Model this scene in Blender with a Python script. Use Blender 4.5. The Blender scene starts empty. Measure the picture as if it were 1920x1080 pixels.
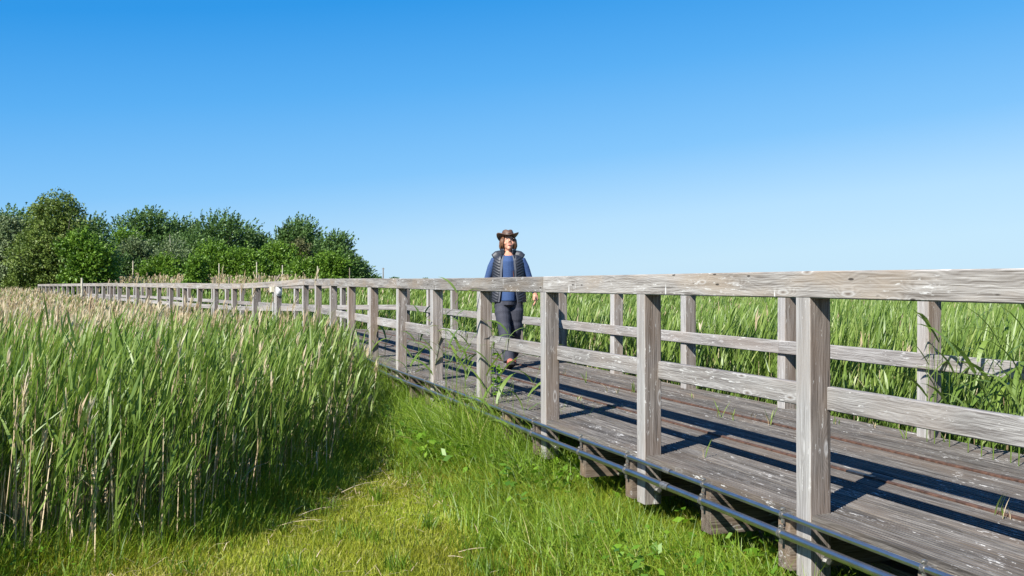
import bpy, bmesh, math, random
import numpy as np
from mathutils import Vector, Matrix

R = math.radians
rng = np.random.RandomState(7)
random.seed(7)
scene = bpy.context.scene
COL = scene.collection

H = 1.72            # eye height of the camera above the grass
F = 1950.0          # focal length in pixels of a 1920 wide picture

# ------------------------------------------------------------------ helpers
def link(o, parent=None):
    COL.objects.link(o)
    if parent is not None:
        o.parent = parent
    return o

def tag(o, label=None, cat=None, group=None, kind=None):
    if label: o['label'] = label
    if cat: o['category'] = cat
    if group: o['group'] = group
    if kind: o['kind'] = kind
    return o

def empty(name, loc=(0, 0, 0), rz=0.0):
    o = bpy.data.objects.new(name, None)
    o.location = loc
    o.rotation_euler = (0, 0, rz)
    o.empty_display_size = 0.2
    return link(o)

def copy_tree(o, parent=None):
    c = o.copy()
    COL.objects.link(c)
    if parent is not None:
        c.parent = parent
    for ch in list(o.children):
        copy_tree(ch, c)
    return c

class MB:
    """collects vertices / faces with per-vertex attributes and makes one mesh object"""
    def __init__(s):
        s.v = []; s.f = []; s.n = 0
        s.grain = []; s.has_grain = False
    def add(s, verts, faces, grain=None):
        b = s.n
        s.v += [tuple(p) for p in verts]
        s.f += [tuple(i + b for i in f) for f in faces]
        s.n += len(verts)
        s.grain += [tuple(g) for g in (grain if grain is not None else verts)]
    def box(s, x0, x1, y0, y1, z0, z1, ch=0.0):
        if ch <= 0:
            v = [(x0,y0,z0),(x1,y0,z0),(x1,y1,z0),(x0,y1,z0),(x0,y0,z1),(x1,y0,z1),(x1,y1,z1),(x0,y1,z1)]
            s.add(v, [(0,3,2,1),(4,5,6,7),(0,1,5,4),(1,2,6,5),(2,3,7,6),(3,0,4,7)])
        else:
            prof = [(x0+ch,y0),(x1-ch,y0),(x1,y0+ch),(x1,y1-ch),(x1-ch,y1),(x0+ch,y1),(x0,y1-ch),(x0,y0+ch)]
            s.loft([[(x,y,z0) for x,y in prof],[(x,y,z1) for x,y in prof]])
    def loft(s, rings, cap=True, grain=None, closed=True):
        n = len(rings[0]); v = []; f = []
        for r in rings: v += list(r)
        for k in range(len(rings)-1):
            for i in range(n if closed else n-1):
                j = (i+1) % n
                f.append((k*n+i, k*n+j, (k+1)*n+j, (k+1)*n+i))
        if cap and closed:
            f.append(tuple(range(n-1,-1,-1)))
            f.append(tuple((len(rings)-1)*n+i for i in range(n)))
        s.add(v, f, grain)
    def tube(s, pts, radii, n=10, cap=True, flat=1.0):
        pts = [Vector(p) for p in pts]
        if not hasattr(radii, '__len__'): radii = [radii]*len(pts)
        rings = []; prev = None
        for k, p in enumerate(pts):
            t = (pts[min(k+1,len(pts)-1)] - pts[max(k-1,0)]).normalized()
            if prev is None:
                a = Vector((0,0,1)) if abs(t.z) < 0.9 else Vector((1,0,0))
                u = t.cross(a).normalized()
            else:
                u = (prev - t*prev.dot(t)).normalized()
            w = t.cross(u); prev = u
            rr = radii[k]
            rx, ry = rr if hasattr(rr,'__len__') else (rr, rr*flat)
            rings.append([p + u*(math.cos(2*math.pi*i/n)*rx) + w*(math.sin(2*math.pi*i/n)*ry) for i in range(n)])
        s.loft(rings, cap)
    def ball(s, c, r, n=10, m=7):
        c = Vector(c); r = Vector(r) if hasattr(r,'__len__') else Vector((r,r,r))
        rings = []
        for k in range(m+1):
            a = -math.pi/2 + math.pi*(k+0.02)/(m+0.04)
            rings.append([(c.x+r.x*math.cos(a)*math.cos(2*math.pi*i/n), c.y+r.y*math.cos(a)*math.sin(2*math.pi*i/n), c.z+r.z*math.sin(a)) for i in range(n)])
        s.loft(rings)
    def build(s, name, mat, parent=None, smooth=False, grain=True):
        me = bpy.data.meshes.new(name)
        me.from_pydata(s.v, [], s.f)
        me.update()
        bm = bmesh.new(); bm.from_mesh(me)
        bmesh.ops.recalc_face_normals(bm, faces=bm.faces)
        bm.to_mesh(me); bm.free()
        if grain:
            a = me.attributes.new('grain', 'FLOAT_VECTOR', 'POINT')
            a.data.foreach_set('vector', np.array(s.grain, dtype=np.float32).ravel())
        if smooth:
            me.polygons.foreach_set('use_smooth', [True]*len(me.polygons))
        me.materials.append(mat)
        o = bpy.data.objects.new(name, me)
        return link(o, parent)

class NB:
    """big numpy meshes: batches of quad strips with a tint per vertex and a material slot per face"""
    def __init__(s):
        s.v = []; s.q = []; s.t = []; s.m = []; s.n = 0
    def add(s, v, q, t, m):
        s.v.append(v.astype(np.float32)); s.q.append((q + s.n).astype(np.int32))
        s.t.append(t.astype(np.float32)); s.m.append(np.full(len(q), m, np.int32)); s.n += len(v)
    def ribbons(s, base, az, el0, el1, L, W, K=3, prof=None, roll=None, tint=None, mat=0, power=1.0):
        N = len(base)
        if N == 0: return
        az, el0, el1, L, W = [np.broadcast_to(np.asarray(a, float), (N,)) for a in (az, el0, el1, L, W)]
        roll = np.zeros(N) if roll is None else roll
        tint = rng.rand(N) if tint is None else tint
        if prof is None: prof = np.linspace(1, 0.08, K+1)
        prof = np.asarray(prof)
        h = np.stack([np.cos(az), np.sin(az)], 1)
        side0 = np.stack([-np.sin(az), np.cos(az), np.zeros(N)], 1)
        p = base.astype(float).copy()
        V = np.zeros((N, K+1, 2, 3))
        for k in range(K+1):
            t = k/float(K)
            el = el0 + (el1-el0)*t**power
            d = np.stack([h[:,0]*np.cos(el), h[:,1]*np.cos(el), np.sin(el)], 1)
            nrm = np.cross(d, side0)
            sd = side0*np.cos(roll)[:,None] + nrm*np.sin(roll)[:,None]
            w = (W*prof[k]*0.5)[:,None]
            V[:,k,0] = p - sd*w; V[:,k,1] = p + sd*w
            p = p + d*(L/K)[:,None]
        idx = np.arange(N)[:,None]*(2*(K+1)) + np.arange(K)[None,:]*2
        Q = np.stack([idx, idx+1, idx+3, idx+2], -1).reshape(-1,4)
        s.add(V.reshape(-1,3), Q, np.repeat(tint, 2*(K+1)), mat)
    def quads(s, c, a, b, tint, mat=0):
        """diamond leaves: centre c, half length vector a, half width vector b"""
        V = np.stack([c-a, c+b, c+a, c-b], 1)
        Q = np.arange(len(c)*4).reshape(-1,4)
        s.add(V.reshape(-1,3), Q, np.repeat(tint,4), mat)
    def build(s, name, mats, parent=None, smooth=False):
        v = np.concatenate(s.v); q = np.concatenate(s.q); t = np.concatenate(s.t); m = np.concatenate(s.m)
        me = bpy.data.meshes.new(name)
        me.vertices.add(len(v)); me.vertices.foreach_set('co', v.ravel())
        me.loops.add(len(q)*4); me.loops.foreach_set('vertex_index', q.ravel())
        me.polygons.add(len(q)); me.polygons.foreach_set('loop_start', np.arange(len(q), dtype=np.int32)*4)
        for mt in mats: me.materials.append(mt)
        me.polygons.foreach_set('material_index', m)
        if smooth: me.polygons.foreach_set('use_smooth', np.ones(len(q), bool))
        a = me.attributes.new('tint', 'FLOAT', 'POINT'); a.data.foreach_set('value', t)
        me.update(calc_edges=True)
        o = bpy.data.objects.new(name, me)
        return link(o, parent)

# ------------------------------------------------------------------ materials
def newmat(name):
    m = bpy.data.materials.new(name); m.use_nodes = True
    nt = m.node_tree; nt.nodes.clear()
    out = nt.nodes.new('ShaderNodeOutputMaterial')
    return m, nt, out

class NT:
    def __init__(s, nt): s.nt = nt
    def n(s, typ, **kw):
        nd = s.nt.nodes.new(typ)
        for k, v in kw.items():
            if k.startswith('i_'):
                nd.inputs[k[2:].replace('_',' ')].default_value = v
            else: setattr(nd, k, v)
        return nd
    def l(s, a, b): s.nt.links.new(a, b)
    def ramp(s, fac, stops, interp='LINEAR'):
        r = s.n('ShaderNodeValToRGB'); r.color_ramp.interpolation = interp
        el = r.color_ramp.elements
        while len(el) < len(stops): el.new(0.5)
        for e, (p, c) in zip(el, stops):
            e.position = p; e.color = tuple(c)+(1,) if len(c)==3 else c
        s.l(fac, r.inputs[0]); return r.outputs[0]
    def math(s, op, a, b=None, clamp=False):
        m = s.n('ShaderNodeMath', operation=op); m.use_clamp = clamp
        for i, x in enumerate((a, b)):
            if x is None: continue
            if hasattr(x, 'links'): s.l(x, m.inputs[i])
            else: m.inputs[i].default_value = x
        return m.outputs[0]
    def mix(s, fac, a, b, blend='MIX'):
        m = s.n('ShaderNodeMix', data_type='RGBA', blend_type=blend)
        for sock, x in ((m.inputs[0], fac), (m.inputs[6], a), (m.inputs[7], b)):
            if hasattr(x, 'links'): s.l(x, sock)
            elif hasattr(x, '__len__'): sock.default_value = tuple(x)+(1,)
            else: sock.default_value = x
        return m.outputs[2]

def simple(name, col, rough=0.6, metal=0.0, noise=0.0, nscale=20.0, spec=0.5, bump=0.0):
    m, nt, out = newmat(name); T = NT(nt)
    b = T.n('ShaderNodeBsdfPrincipled'); b.inputs['Roughness'].default_value = rough
    b.inputs['Metallic'].default_value = metal; b.inputs['Specular IOR Level'].default_value = spec
    tc = T.n('ShaderNodeTexCoord')
    ns = T.n('ShaderNodeTexNoise', i_Scale=nscale, i_Detail=4.0)
    T.l(tc.outputs['Object'], ns.inputs['Vector'])
    lo = [c*(1-noise) for c in col]; hi = [min(1, c*(1+noise)) for c in col]
    T.l(T.ramp(ns.outputs[0], [(0.3, lo), (0.7, hi)]), b.inputs['Base Color'])
    if bump > 0:
        bp = T.n('ShaderNodeBump', i_Strength=bump, i_Distance=0.01); T.l(ns.outputs[0], bp.inputs['Height']); T.l(bp.outputs[0], b.inputs['Normal'])
    T.l(b.outputs[0], out.inputs[0])
    return m

def leafmat(name, stops, trans=0.35, rough=0.45, spec=0.35, tcol=1.3, big=0.0):
    """plant material: colour from the tint of each blade or leaf, thin and translucent"""
    m, nt, out = newmat(name); T = NT(nt)
    at = T.n('ShaderNodeAttribute', attribute_name='tint')
    col = T.ramp(at.outputs['Fac'], stops)
    if big > 0:      # patches where the plants really differ in kind
        tc = T.n('ShaderNodeTexCoord')
        ns = T.n('ShaderNodeTexNoise', i_Scale=big, i_Detail=2.0); T.l(tc.outputs['Object'], ns.inputs['Vector'])
        hs = T.n('ShaderNodeHueSaturation'); T.l(col, hs.inputs['Color'])
        T.l(T.math('MULTIPLY_ADD', ns.outputs[0], 0.08) if False else T.math('ADD', T.math('MULTIPLY', ns.outputs[0], 0.07), 0.465), hs.inputs['Hue'])
        T.l(T.math('ADD', T.math('MULTIPLY', ns.outputs[0], 1.1), 0.45), hs.inputs['Value'])
        col = hs.outputs[0]
    b = T.n('ShaderNodeBsdfPrincipled'); b.inputs['Roughness'].default_value = rough
    b.inputs['Specular IOR Level'].default_value = spec
    T.l(col, b.inputs['Base Color'])
    tr = T.n('ShaderNodeBsdfTranslucent')
    T.l(T.mix(1.0, col, (tcol, tcol*1.02, tcol*0.6), 'MULTIPLY'), tr.inputs['Color'])
    mx = T.n('ShaderNodeMixShader'); mx.inputs[0].default_value = trans
    T.l(b.outputs[0], mx.inputs[1]); T.l(tr.outputs[0], mx.inputs[2]); T.l(mx.outputs[0], out.inputs[0])
    return m

def woodmat(name, dark, mid, light, lichen=0.5, tone=(0.45,0.36,0.25), tone_amt=0.25, knots=1.0, rough=0.85, bump=0.5, streak=False, sunlit_side=False, boards=False):
    """weathered timber; 'grain' holds (along, across, across) in metres"""
    m, nt, out = newmat(name); T = NT(nt)
    at = T.n('ShaderNodeAttribute', attribute_name='grain')
    oi = T.n('ShaderNodeObjectInfo')
    add = T.n('ShaderNodeVectorMath', operation='ADD')
    sc = T.n('ShaderNodeVectorMath', operation='SCALE'); sc.inputs[0].default_value = (37.0, 11.0, 5.0)
    T.l(oi.outputs['Random'], sc.inputs['Scale'])
    T.l(at.outputs['Vector'], add.inputs[0]); T.l(sc.outputs[0], add.inputs[1])
    P = add.outputs[0]
    def mapped(s3):
        mp = T.n('ShaderNodeMapping'); mp.inputs['Scale'].default_value = s3; T.l(P, mp.inputs['Vector']); return mp.outputs[0]
    # knots: rings around scattered points, long in the grain direction
    vor = T.n('ShaderNodeTexVoronoi', i_Scale=1.0, i_Randomness=1.0); T.l(mapped((2.6, 9.0, 9.0)), vor.inputs['Vector'])
    kd = vor.outputs['Distance']
    kn = T.math('SUBTRACT', 1.0, T.math('MULTIPLY', kd, 3.2), clamp=True)       # 1 at knot centre
    # growth lines, pushed aside by the knots and by slow waves
    wob = T.n('ShaderNodeTexNoise', i_Scale=1.0, i_Detail=3.0); T.l(mapped((2.2, 5.0, 5.0)), wob.inputs['Vector'])
    sep = T.n('ShaderNodeSeparateXYZ'); T.l(P, sep.inputs[0])
    acc = T.math('ADD', T.math('ADD', sep.outputs[1], T.math('MULTIPLY', sep.outputs[2], 1.0)), T.math('MULTIPLY', wob.outputs[0], 0.16))
    acc = T.math('ADD', acc, T.math('MULTIPLY', kn, 0.05*knots))
    ln = T.math('SINE', T.math('MULTIPLY', acc, 420.0))
    fine = T.n('ShaderNodeTexNoise', i_Scale=1.0, i_Detail=5.0, i_Roughness=0.65); T.l(mapped((3.5, 210.0, 210.0)), fine.inputs['Vector'])
    med = T.n('ShaderNodeTexNoise', i_Scale=1.0, i_Detail=4.0, i_Roughness=0.6); T.l(mapped((1.2, 26.0, 26.0)), med.inputs['Vector'])
    g = T.math('ADD', T.math('MULTIPLY', fine.outputs[0], 0.66), T.math('MULTIPLY', ln, 0.026))
    g = T.math('ADD', g, T.math('MULTIPLY', med.outputs[0], 0.42))
    col = T.ramp(g, [(0.42, dark), (0.54, mid), (0.665, light)])
    # warm stained patches
    pt = T.n('ShaderNodeTexNoise', i_Scale=1.0, i_Detail=3.0); T.l(mapped((1.6, 6.0, 6.0)), pt.inputs['Vector'])
    col = T.mix(T.math('MULTIPLY', T.ramp(pt.outputs[0], [(0.45,(0,0,0)),(0.68,(1,1,1))]), tone_amt), col, tone, 'MIX')
    # per piece value
    hv = T.n('ShaderNodeHueSaturation'); T.l(col, hv.inputs['Color'])
    T.l(T.math('ADD', T.math('MULTIPLY', oi.outputs['Random'], 0.34), 0.84), hv.inputs['Value']); col = hv.outputs[0]
    if sunlit_side:      # sunlight contrast painted in: sunward side paler, other sides darker and of browner wood
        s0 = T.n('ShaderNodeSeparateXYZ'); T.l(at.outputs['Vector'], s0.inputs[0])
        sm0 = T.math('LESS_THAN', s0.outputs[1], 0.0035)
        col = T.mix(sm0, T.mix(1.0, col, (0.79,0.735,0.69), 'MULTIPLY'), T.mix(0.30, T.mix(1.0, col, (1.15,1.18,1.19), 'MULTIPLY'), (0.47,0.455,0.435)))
    if boards:      # every deck board has its own tone
        b0 = T.n('ShaderNodeSeparateXYZ'); T.l(at.outputs['Vector'], b0.inputs[0])
        wn = T.n('ShaderNodeTexWhiteNoise'); wn.noise_dimensions = '1D'
        T.l(T.math('FLOOR', T.math('MULTIPLY', T.math('SUBTRACT', b0.outputs[1], 0.004), 1.0/0.1468)), wn.inputs['W'])
        hb_ = T.n('ShaderNodeHueSaturation'); T.l(col, hb_.inputs['Color'])
        T.l(T.math('ADD', T.math('MULTIPLY', wn.outputs['Value'], 0.5), 0.75), hb_.inputs['Value']); col = hb_.outputs[0]
    # knots darker core with a pale ring
    col = T.mix(T.ramp(kn, [(0.80,(0,0,0)),(0.9,(0.8*knots,)*3)]), col, (0.13,0.10,0.08), 'MIX')
    col = T.mix(T.ramp(kn, [(0.52,(0,0,0)),(0.66,(0.45*knots,)*3),(0.78,(0,0,0))]), col, (0.58,0.57,0.55), 'MIX')
    # cracks along the grain
    cr = T.n('ShaderNodeTexNoise', i_Scale=1.0, i_Detail=2.0); T.l(mapped((0.9, 34.0, 34.0)), cr.inputs['Vector'])
    crk = T.ramp(cr.outputs[0], [(0.270,(1,1,1)),(0.295,(0,0,0))])
    col = T.mix(T.math('MULTIPLY', crk, 0.75), col, (0.05,0.042,0.036), 'MIX')
    # lichen and droppings: pale flecks
    li = T.n('ShaderNodeTexNoise', i_Scale=1.0, i_Detail=6.0, i_Roughness=0.7); T.l(mapped((11.0, 60.0, 60.0)), li.inputs['Vector'])
    l2 = T.n('ShaderNodeTexNoise', i_Scale=1.0, i_Detail=2.0); T.l(mapped((2.0, 5.0, 5.0)), l2.inputs['Vector'])
    lm = T.ramp(T.math('ADD', li.outputs[0], T.math('MULTIPLY', T.math('SUBTRACT', l2.outputs[0], 0.5), 0.35)), [(0.66-0.08*lichen,(0,0,0)),(0.70-0.08*lichen,(1,1,1))])
    col = T.mix(T.math('MULTIPLY', lm, 0.7), col, (0.62,0.61,0.58), 'MIX')
    if streak:      # white runs of droppings down the side of the rail
        st = T.n('ShaderNodeTexNoise', i_Scale=1.0, i_Detail=1.0); T.l(mapped((19.0, 1.2, 2.5)), st.inputs['Vector'])
        sm = T.ramp(st.outputs[0], [(0.76,(0,0,0)),(0.785,(1,1,1))])
        col = T.mix(T.math('MULTIPLY', sm, 0.75), col, (0.74,0.73,0.70), 'MIX')
        v3 = T.n('ShaderNodeTexVoronoi', i_Scale=1.0); T.l(mapped((4.5, 16.0, 16.0)), v3.inputs['Vector'])
        hole = T.ramp(v3.outputs['Distance'], [(0.075,(1,1,1)),(0.11,(0,0,0))])
        col = T.mix(T.math('MULTIPLY', hole, 0.9), col, (0.035,0.028,0.022), 'MIX')
    b = T.n('ShaderNodeBsdfPrincipled'); b.inputs['Roughness'].default_value = rough
    b.inputs['Specular IOR Level'].default_value = 0.25
    T.l(col, b.inputs['Base Color'])
    hgt = T.math('SUBTRACT', T.math('ADD', fine.outputs[0], T.math('MULTIPLY', ln, 0.05)), T.math('MULTIPLY', crk, 0.8))
    bp = T.n('ShaderNodeBump', i_Strength=bump, i_Distance=0.004); T.l(hgt, bp.inputs['Height']); T.l(bp.outputs[0], b.inputs['Normal'])
    T.l(b.outputs[0], out.inputs[0])
    return m

M = {}
M['post'] = woodmat('weathered_post_timber', (0.108,0.094,0.084), (0.25,0.23,0.214), (0.42,0.40,0.38), lichen=0.2, tone=(0.24,0.175,0.125), tone_amt=0.5, sunlit_side=True)
M['rail'] = woodmat('weathered_rail_timber', (0.108,0.092,0.078), (0.25,0.23,0.207), (0.41,0.39,0.36), lichen=0.55, tone=(0.30,0.235,0.17), tone_amt=0.6, streak=True)
M['lower'] = woodmat('weathered_lower_rail_timber', (0.115,0.101,0.093), (0.25,0.235,0.219), (0.40,0.384,0.363), lichen=0.55, tone=(0.30,0.25,0.21), tone_amt=0.4)
M['deck'] = woodmat('grooved_deck_timber', (0.044,0.038,0.033), (0.126,0.113,0.099), (0.25,0.232,0.207), lichen=0.42, boards=True, tone=(0.16,0.125,0.095), tone_amt=0.55, knots=0.3)
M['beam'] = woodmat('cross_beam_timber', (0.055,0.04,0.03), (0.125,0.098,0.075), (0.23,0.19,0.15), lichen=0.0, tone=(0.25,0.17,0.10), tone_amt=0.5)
M['steel'] = simple('galvanised_steel_pipe', (0.55,0.525,0.49), rough=0.36, metal=1.0, noise=0.12, nscale=9, bump=0.05)
M['clamp'] = simple('dull_pipe_clamp_steel', (0.30,0.29,0.27), rough=0.5, metal=0.8, noise=0.5, nscale=60)
M['bolt'] = simple('weathered_bolt_steel', (0.42,0.41,0.39), rough=0.4, metal=0.9, noise=0.35, nscale=80)
M['rust'] = simple('rusty_steel_strip', (0.10,0.052,0.033), rough=0.8, metal=0.2, noise=0.55, nscale=25, bump=0.4)
M['darksteel'] = simple('dark_steel', (0.06,0.062,0.07), rough=0.4, metal=0.7, noise=0.3)
M['reed'] = leafmat('reed_leaf', [(0.0,(0.065,0.125,0.022)),(0.45,(0.135,0.215,0.035)),(0.8,(0.21,0.295,0.06)),(1.0,(0.31,0.36,0.11))], trans=0.33, rough=0.42, spec=0.4)
M['dry'] = leafmat('dry_reed_stalk', [(0.0,(0.27,0.19,0.105)),(0.5,(0.46,0.35,0.21)),(1.0,(0.62,0.51,0.34))], trans=0.1, rough=0.6)
M['plume'] = leafmat('dry_reed_plume', [(0.0,(0.42,0.30,0.185)),(0.6,(0.56,0.45,0.30)),(1.0,(0.68,0.59,0.44))], trans=0.3, rough=0.8)
M['lawn'] = leafmat('mown_grass_blade', [(0.0,(0.14,0.195,0.012)),(0.5,(0.285,0.325,0.022)),(0.85,(0.39,0.40,0.045)),(1.0,(0.55,0.46,0.17))], trans=0.4, rough=0.5, big=0.9)
M['verge'] = leafmat('long_grass_blade', [(0.0,(0.07,0.14,0.012)),(0.5,(0.18,0.285,0.022)),(0.9,(0.28,0.37,0.04)),(1.0,(0.45,0.40,0.15))], trans=0.4, rough=0.45)
M['weed'] = leafmat('broad_weed_leaf', [(0.0,(0.06,0.15,0.012)),(0.6,(0.14,0.28,0.02)),(1.0,(0.22,0.36,0.03))], trans=0.4, rough=0.4)
M['bark'] = simple('grey_brown_bark', (0.13,0.105,0.08), rough=0.9, noise=0.4, nscale=6)
M['palebark'] = simple('pale_dead_bark', (0.42,0.38,0.32), rough=0.9, noise=0.3, nscale=6)
M['fieldpost'] = simple('field_post_wood', (0.20,0.16,0.12), rough=0.9, noise=0.4, nscale=10)
M['palepost'] = simple('pale_marker_post_wood', (0.50,0.45,0.34), rough=0.9, noise=0.2, nscale=10)
M['cream'] = simple('cream_plastic', (0.62,0.57,0.43), rough=0.5, noise=0.08)
M['lampgrey'] = simple('grey_lamp_housing', (0.45,0.45,0.43), rough=0.45, noise=0.1)
M['lampwhite'] = simple('white_lamp_cover', (0.72,0.72,0.70), rough=0.3, noise=0.05)

# ------------------------------------------------------------------ world, sun, camera
SUN_AZ = (-0.592, -0.806)     # horizontal direction towards the sun
SUN_EL = R(41)
w = bpy.data.worlds.new("World"); scene.world = w; w.use_nodes = True
nt = w.node_tree; nt.nodes.clear(); T = NT(nt)
sky = T.n('ShaderNodeTexSky'); sky.sky_type = 'NISHITA'; sky.sun_disc = False
sky.sun_elevation = SUN_EL; sky.sun_rotation = math.atan2(SUN_AZ[0], SUN_AZ[1])
sky.air_density = 1.0; sky.dust_density = 0.25; sky.ozone_density = 3.0; sky.altitude = 0
tcw = T.n('ShaderNodeTexCoord'); sx_ = T.n('ShaderNodeSeparateXYZ'); T.l(tcw.outputs['Generated'], sx_.inputs[0])
el_ = T.math('ADD', sx_.outputs[2], T.math('MULTIPLY', sx_.outputs[0], -0.10))
SKYK = 6.0
grad = T.ramp(el_, [(0.0,(0.46,0.69,0.88)),(0.045,(0.395,0.645,0.885)),(0.11,(0.18,0.49,0.87)),(0.19,(0.068,0.375,0.82)),(0.27,(0.006,0.275,0.74)),(0.45,(0.012,0.17,0.58)),(1.0,(0.008,0.10,0.42))])
gs = T.n('ShaderNodeVectorMath', operation='SCALE'); gs.inputs['Scale'].default_value = SKYK; T.l(grad, gs.inputs[0])
bg = T.n('ShaderNodeBackground'); bg.inputs['Strength'].default_value = 0.10
T.l(T.mix(0.92, sky.outputs[0], gs.outputs[0]), bg.inputs['Color'])
wo = T.n('ShaderNodeOutputWorld'); T.l(bg.outputs[0], wo.inputs[0])

sd = bpy.data.lights.new('sun', 'SUN'); sd.energy = 5.0; sd.angle = R(0.5); sd.color = (1.0, 0.968, 0.91)
so = link(bpy.data.objects.new('sun', sd))
sdir = Vector((SUN_AZ[0]*math.cos(SUN_EL), SUN_AZ[1]*math.cos(SUN_EL), math.sin(SUN_EL)))
so.rotation_euler = sdir.to_track_quat('Z', 'Y').to_euler(); so.location = (-20, -25, 30)

cd = bpy.data.cameras.new('camera'); co = link(bpy.data.objects.new('camera', cd))
cd.sensor_width = 36.0; cd.lens = 36.0*F/1920.0; cd.shift_y = -17.0/1920.0
co.location = (0, 0, H); co.rotation_euler = (R(90), 0, 0)
cd.clip_start = 0.05; cd.clip_end = 6000
scene.camera = co
scene.view_settings.view_transform = 'Standard'; scene.view_settings.look = 'None'
scene.view_settings.exposure = 0.86; scene.view_settings.gamma = 1.0

# ------------------------------------------------------------------ the line of the boardwalk
STEP = 1.78
L0 = Vector((1.438, 5.012))
d1 = Vector((-0.3462, 1.0)).normalized(); p1 = Vector((d1.y, -d1.x))
d2 = Vector((-0.59, 1.0)).normalized(); p2 = Vector((d2.y, -d2.x))
NB_BEND = 10
B = L0 + d1*STEP*NB_BEND
mit = (p1+p2)/(1.0+p1.dot(p2))
ZP_Y = [-3, 5, 8.4, 10, 20, 22, 24, 26.5, 29, 42, 50, 66]
ZP_Z = [0.0, 0.0, 0.0, -0.001, -0.004, -0.01, -0.08, -0.135, -0.155, -0.175, -0.23, -0.35]
DECK = H - 1.137
RAILTOP = 1.150           # above the deck
def radj(i):
    return float(np.interp(lineP(i).y, [0, 5, 8.4, 11, 20], [0.028, 0.024, 0.006, -0.006, -0.006]))
def lineP(i, o=0.0):
    if abs(i-NB_BEND) < 1e-6: return B + mit*o
    if i < NB_BEND: return L0 + d1*(STEP*i) + p1*o
    return B + d2*(STEP*(i-NB_BEND)) + p2*o
def dz(i):
    return float(np.interp(lineP(i).y, ZP_Y, ZP_Z))
def P3(i, o, z):
    q = lineP(i, o); return Vector((q.x, q.y, DECK + dz(i) + z))
def stops_between(i0, i1, extra=()):
    s = {round(i0,4), round(i1,4)}
    s |= {float(k) for k in range(math.ceil(i0+1e-3), math.floor(i1-1e-3)+1)}
    return sorted(s)
def sweep(mb, prof, i0, i1, adj=0.0):
    rings = []; gr = []
    for i in stops_between(i0, i1):
        rings.append([P3(i, o, z + adj*radj(i)) for o, z in prof])
        gr += [(i*STEP, o, z) for o, z in prof]
    mb.loft(rings, True, gr)
def chamf(o0, o1, z0, z1, c=0.005):
    return [(o0+c,z0),(o1-c,z0),(o1,z0+c),(o1,z1-c),(o1-c,z1),(o0+c,z1),(o0,z1-c),(o0,z0+c)]
def corridor(X, Y):
    """offset from the outer face of the near railing (array maths)"""
    o1_ = (X-L0.x)*p1.x + (Y-L0.y)*p1.y
    o2_ = (X-B.x)*p2.x + (Y-B.y)*p2.y
    return np.minimum(o1_, o2_) if False else np.where((X-B.x)*(d1.x+d2.x)+(Y-B.y)*(d1.y+d2.y) < 0, o1_, o2_)

WID = 2.357
I_MIN, I_END = -4, 37

root = empty('boardwalk', (B.x, B.y, 0))
tag(root, 'long weathered grey timber boardwalk with post and rail sides crossing the reed marsh', 'boardwalk')
inv = Matrix.Translation((-B.x, -B.y, 0))
def to_root(o):
    o.parent = root; o.matrix_parent_inverse = inv; return o

# posts ------------------------------------------------------------
def post_mesh():
    mb = MB()
    c = 0.006
    x0, x1, y0, y1 = 0, 0.12, 0, 0.12
    prof = [(x0+c,y0),(x1-c,y0),(x1,y0+c),(x1,y1-c),(x1-c,y1),(x0+c,y1),(x0,y1-c),(x0,y0+c)]
    rings = [[(x,y,z) for x,y in prof] for z in (-0.312, RAILTOP-0.127)]
    mb.loft(rings, True, [(z,x,y) for r in rings for x,y,z in r])
    return mb
def bolt_mb():
    mb = MB()
    n = 14
    for r, ya, yb in ((0.029, 0.0, -0.006), (0.015, -0.006, -0.020)):
        k = n if r > 0.02 else 6
        mb.loft([[(0.088+r*math.cos(2*math.pi*i/k), y, -0.225+r*math.sin(2*math.pi*i/k)) for i in range(k)] for y in (ya, yb)])
    return mb
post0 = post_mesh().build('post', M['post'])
bolt0 = bolt_mb().build('bolt', M['bolt'], post0)
first = True
def place_post(i, o):
    global first
    q = P3(i, o, 0)
    dd = d1 if i < NB_BEND else d2
    if abs(i-NB_BEND) < 1e-6: dd = (d1+d2).normalized()
    ob = post0 if first else post0.copy()
    if not first:
        COL.objects.link(ob)
        if i < 6:
            bb = bolt0.copy(); COL.objects.link(bb); bb.parent = ob
    first = False
    # local x = inward (o), local y = along the walk
    rz = math.atan2(-dd.x, dd.y)
    ob.location = q; ob.rotation_euler = (R(random.uniform(-.25,.25)), R(random.uniform(-.3,.3)), rz)
    ob.scale = (1, 1, (RAILTOP+radj(i)-0.127)/(RAILTOP-0.127))
    to_root(ob)
    return ob
POSTS_L = list(range(-3, I_END+1))
for i in POSTS_L:
    place_post(i, 0.0)
for i in range(-3, I_END+1):
    place_post(i, WID-0.12)

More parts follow.
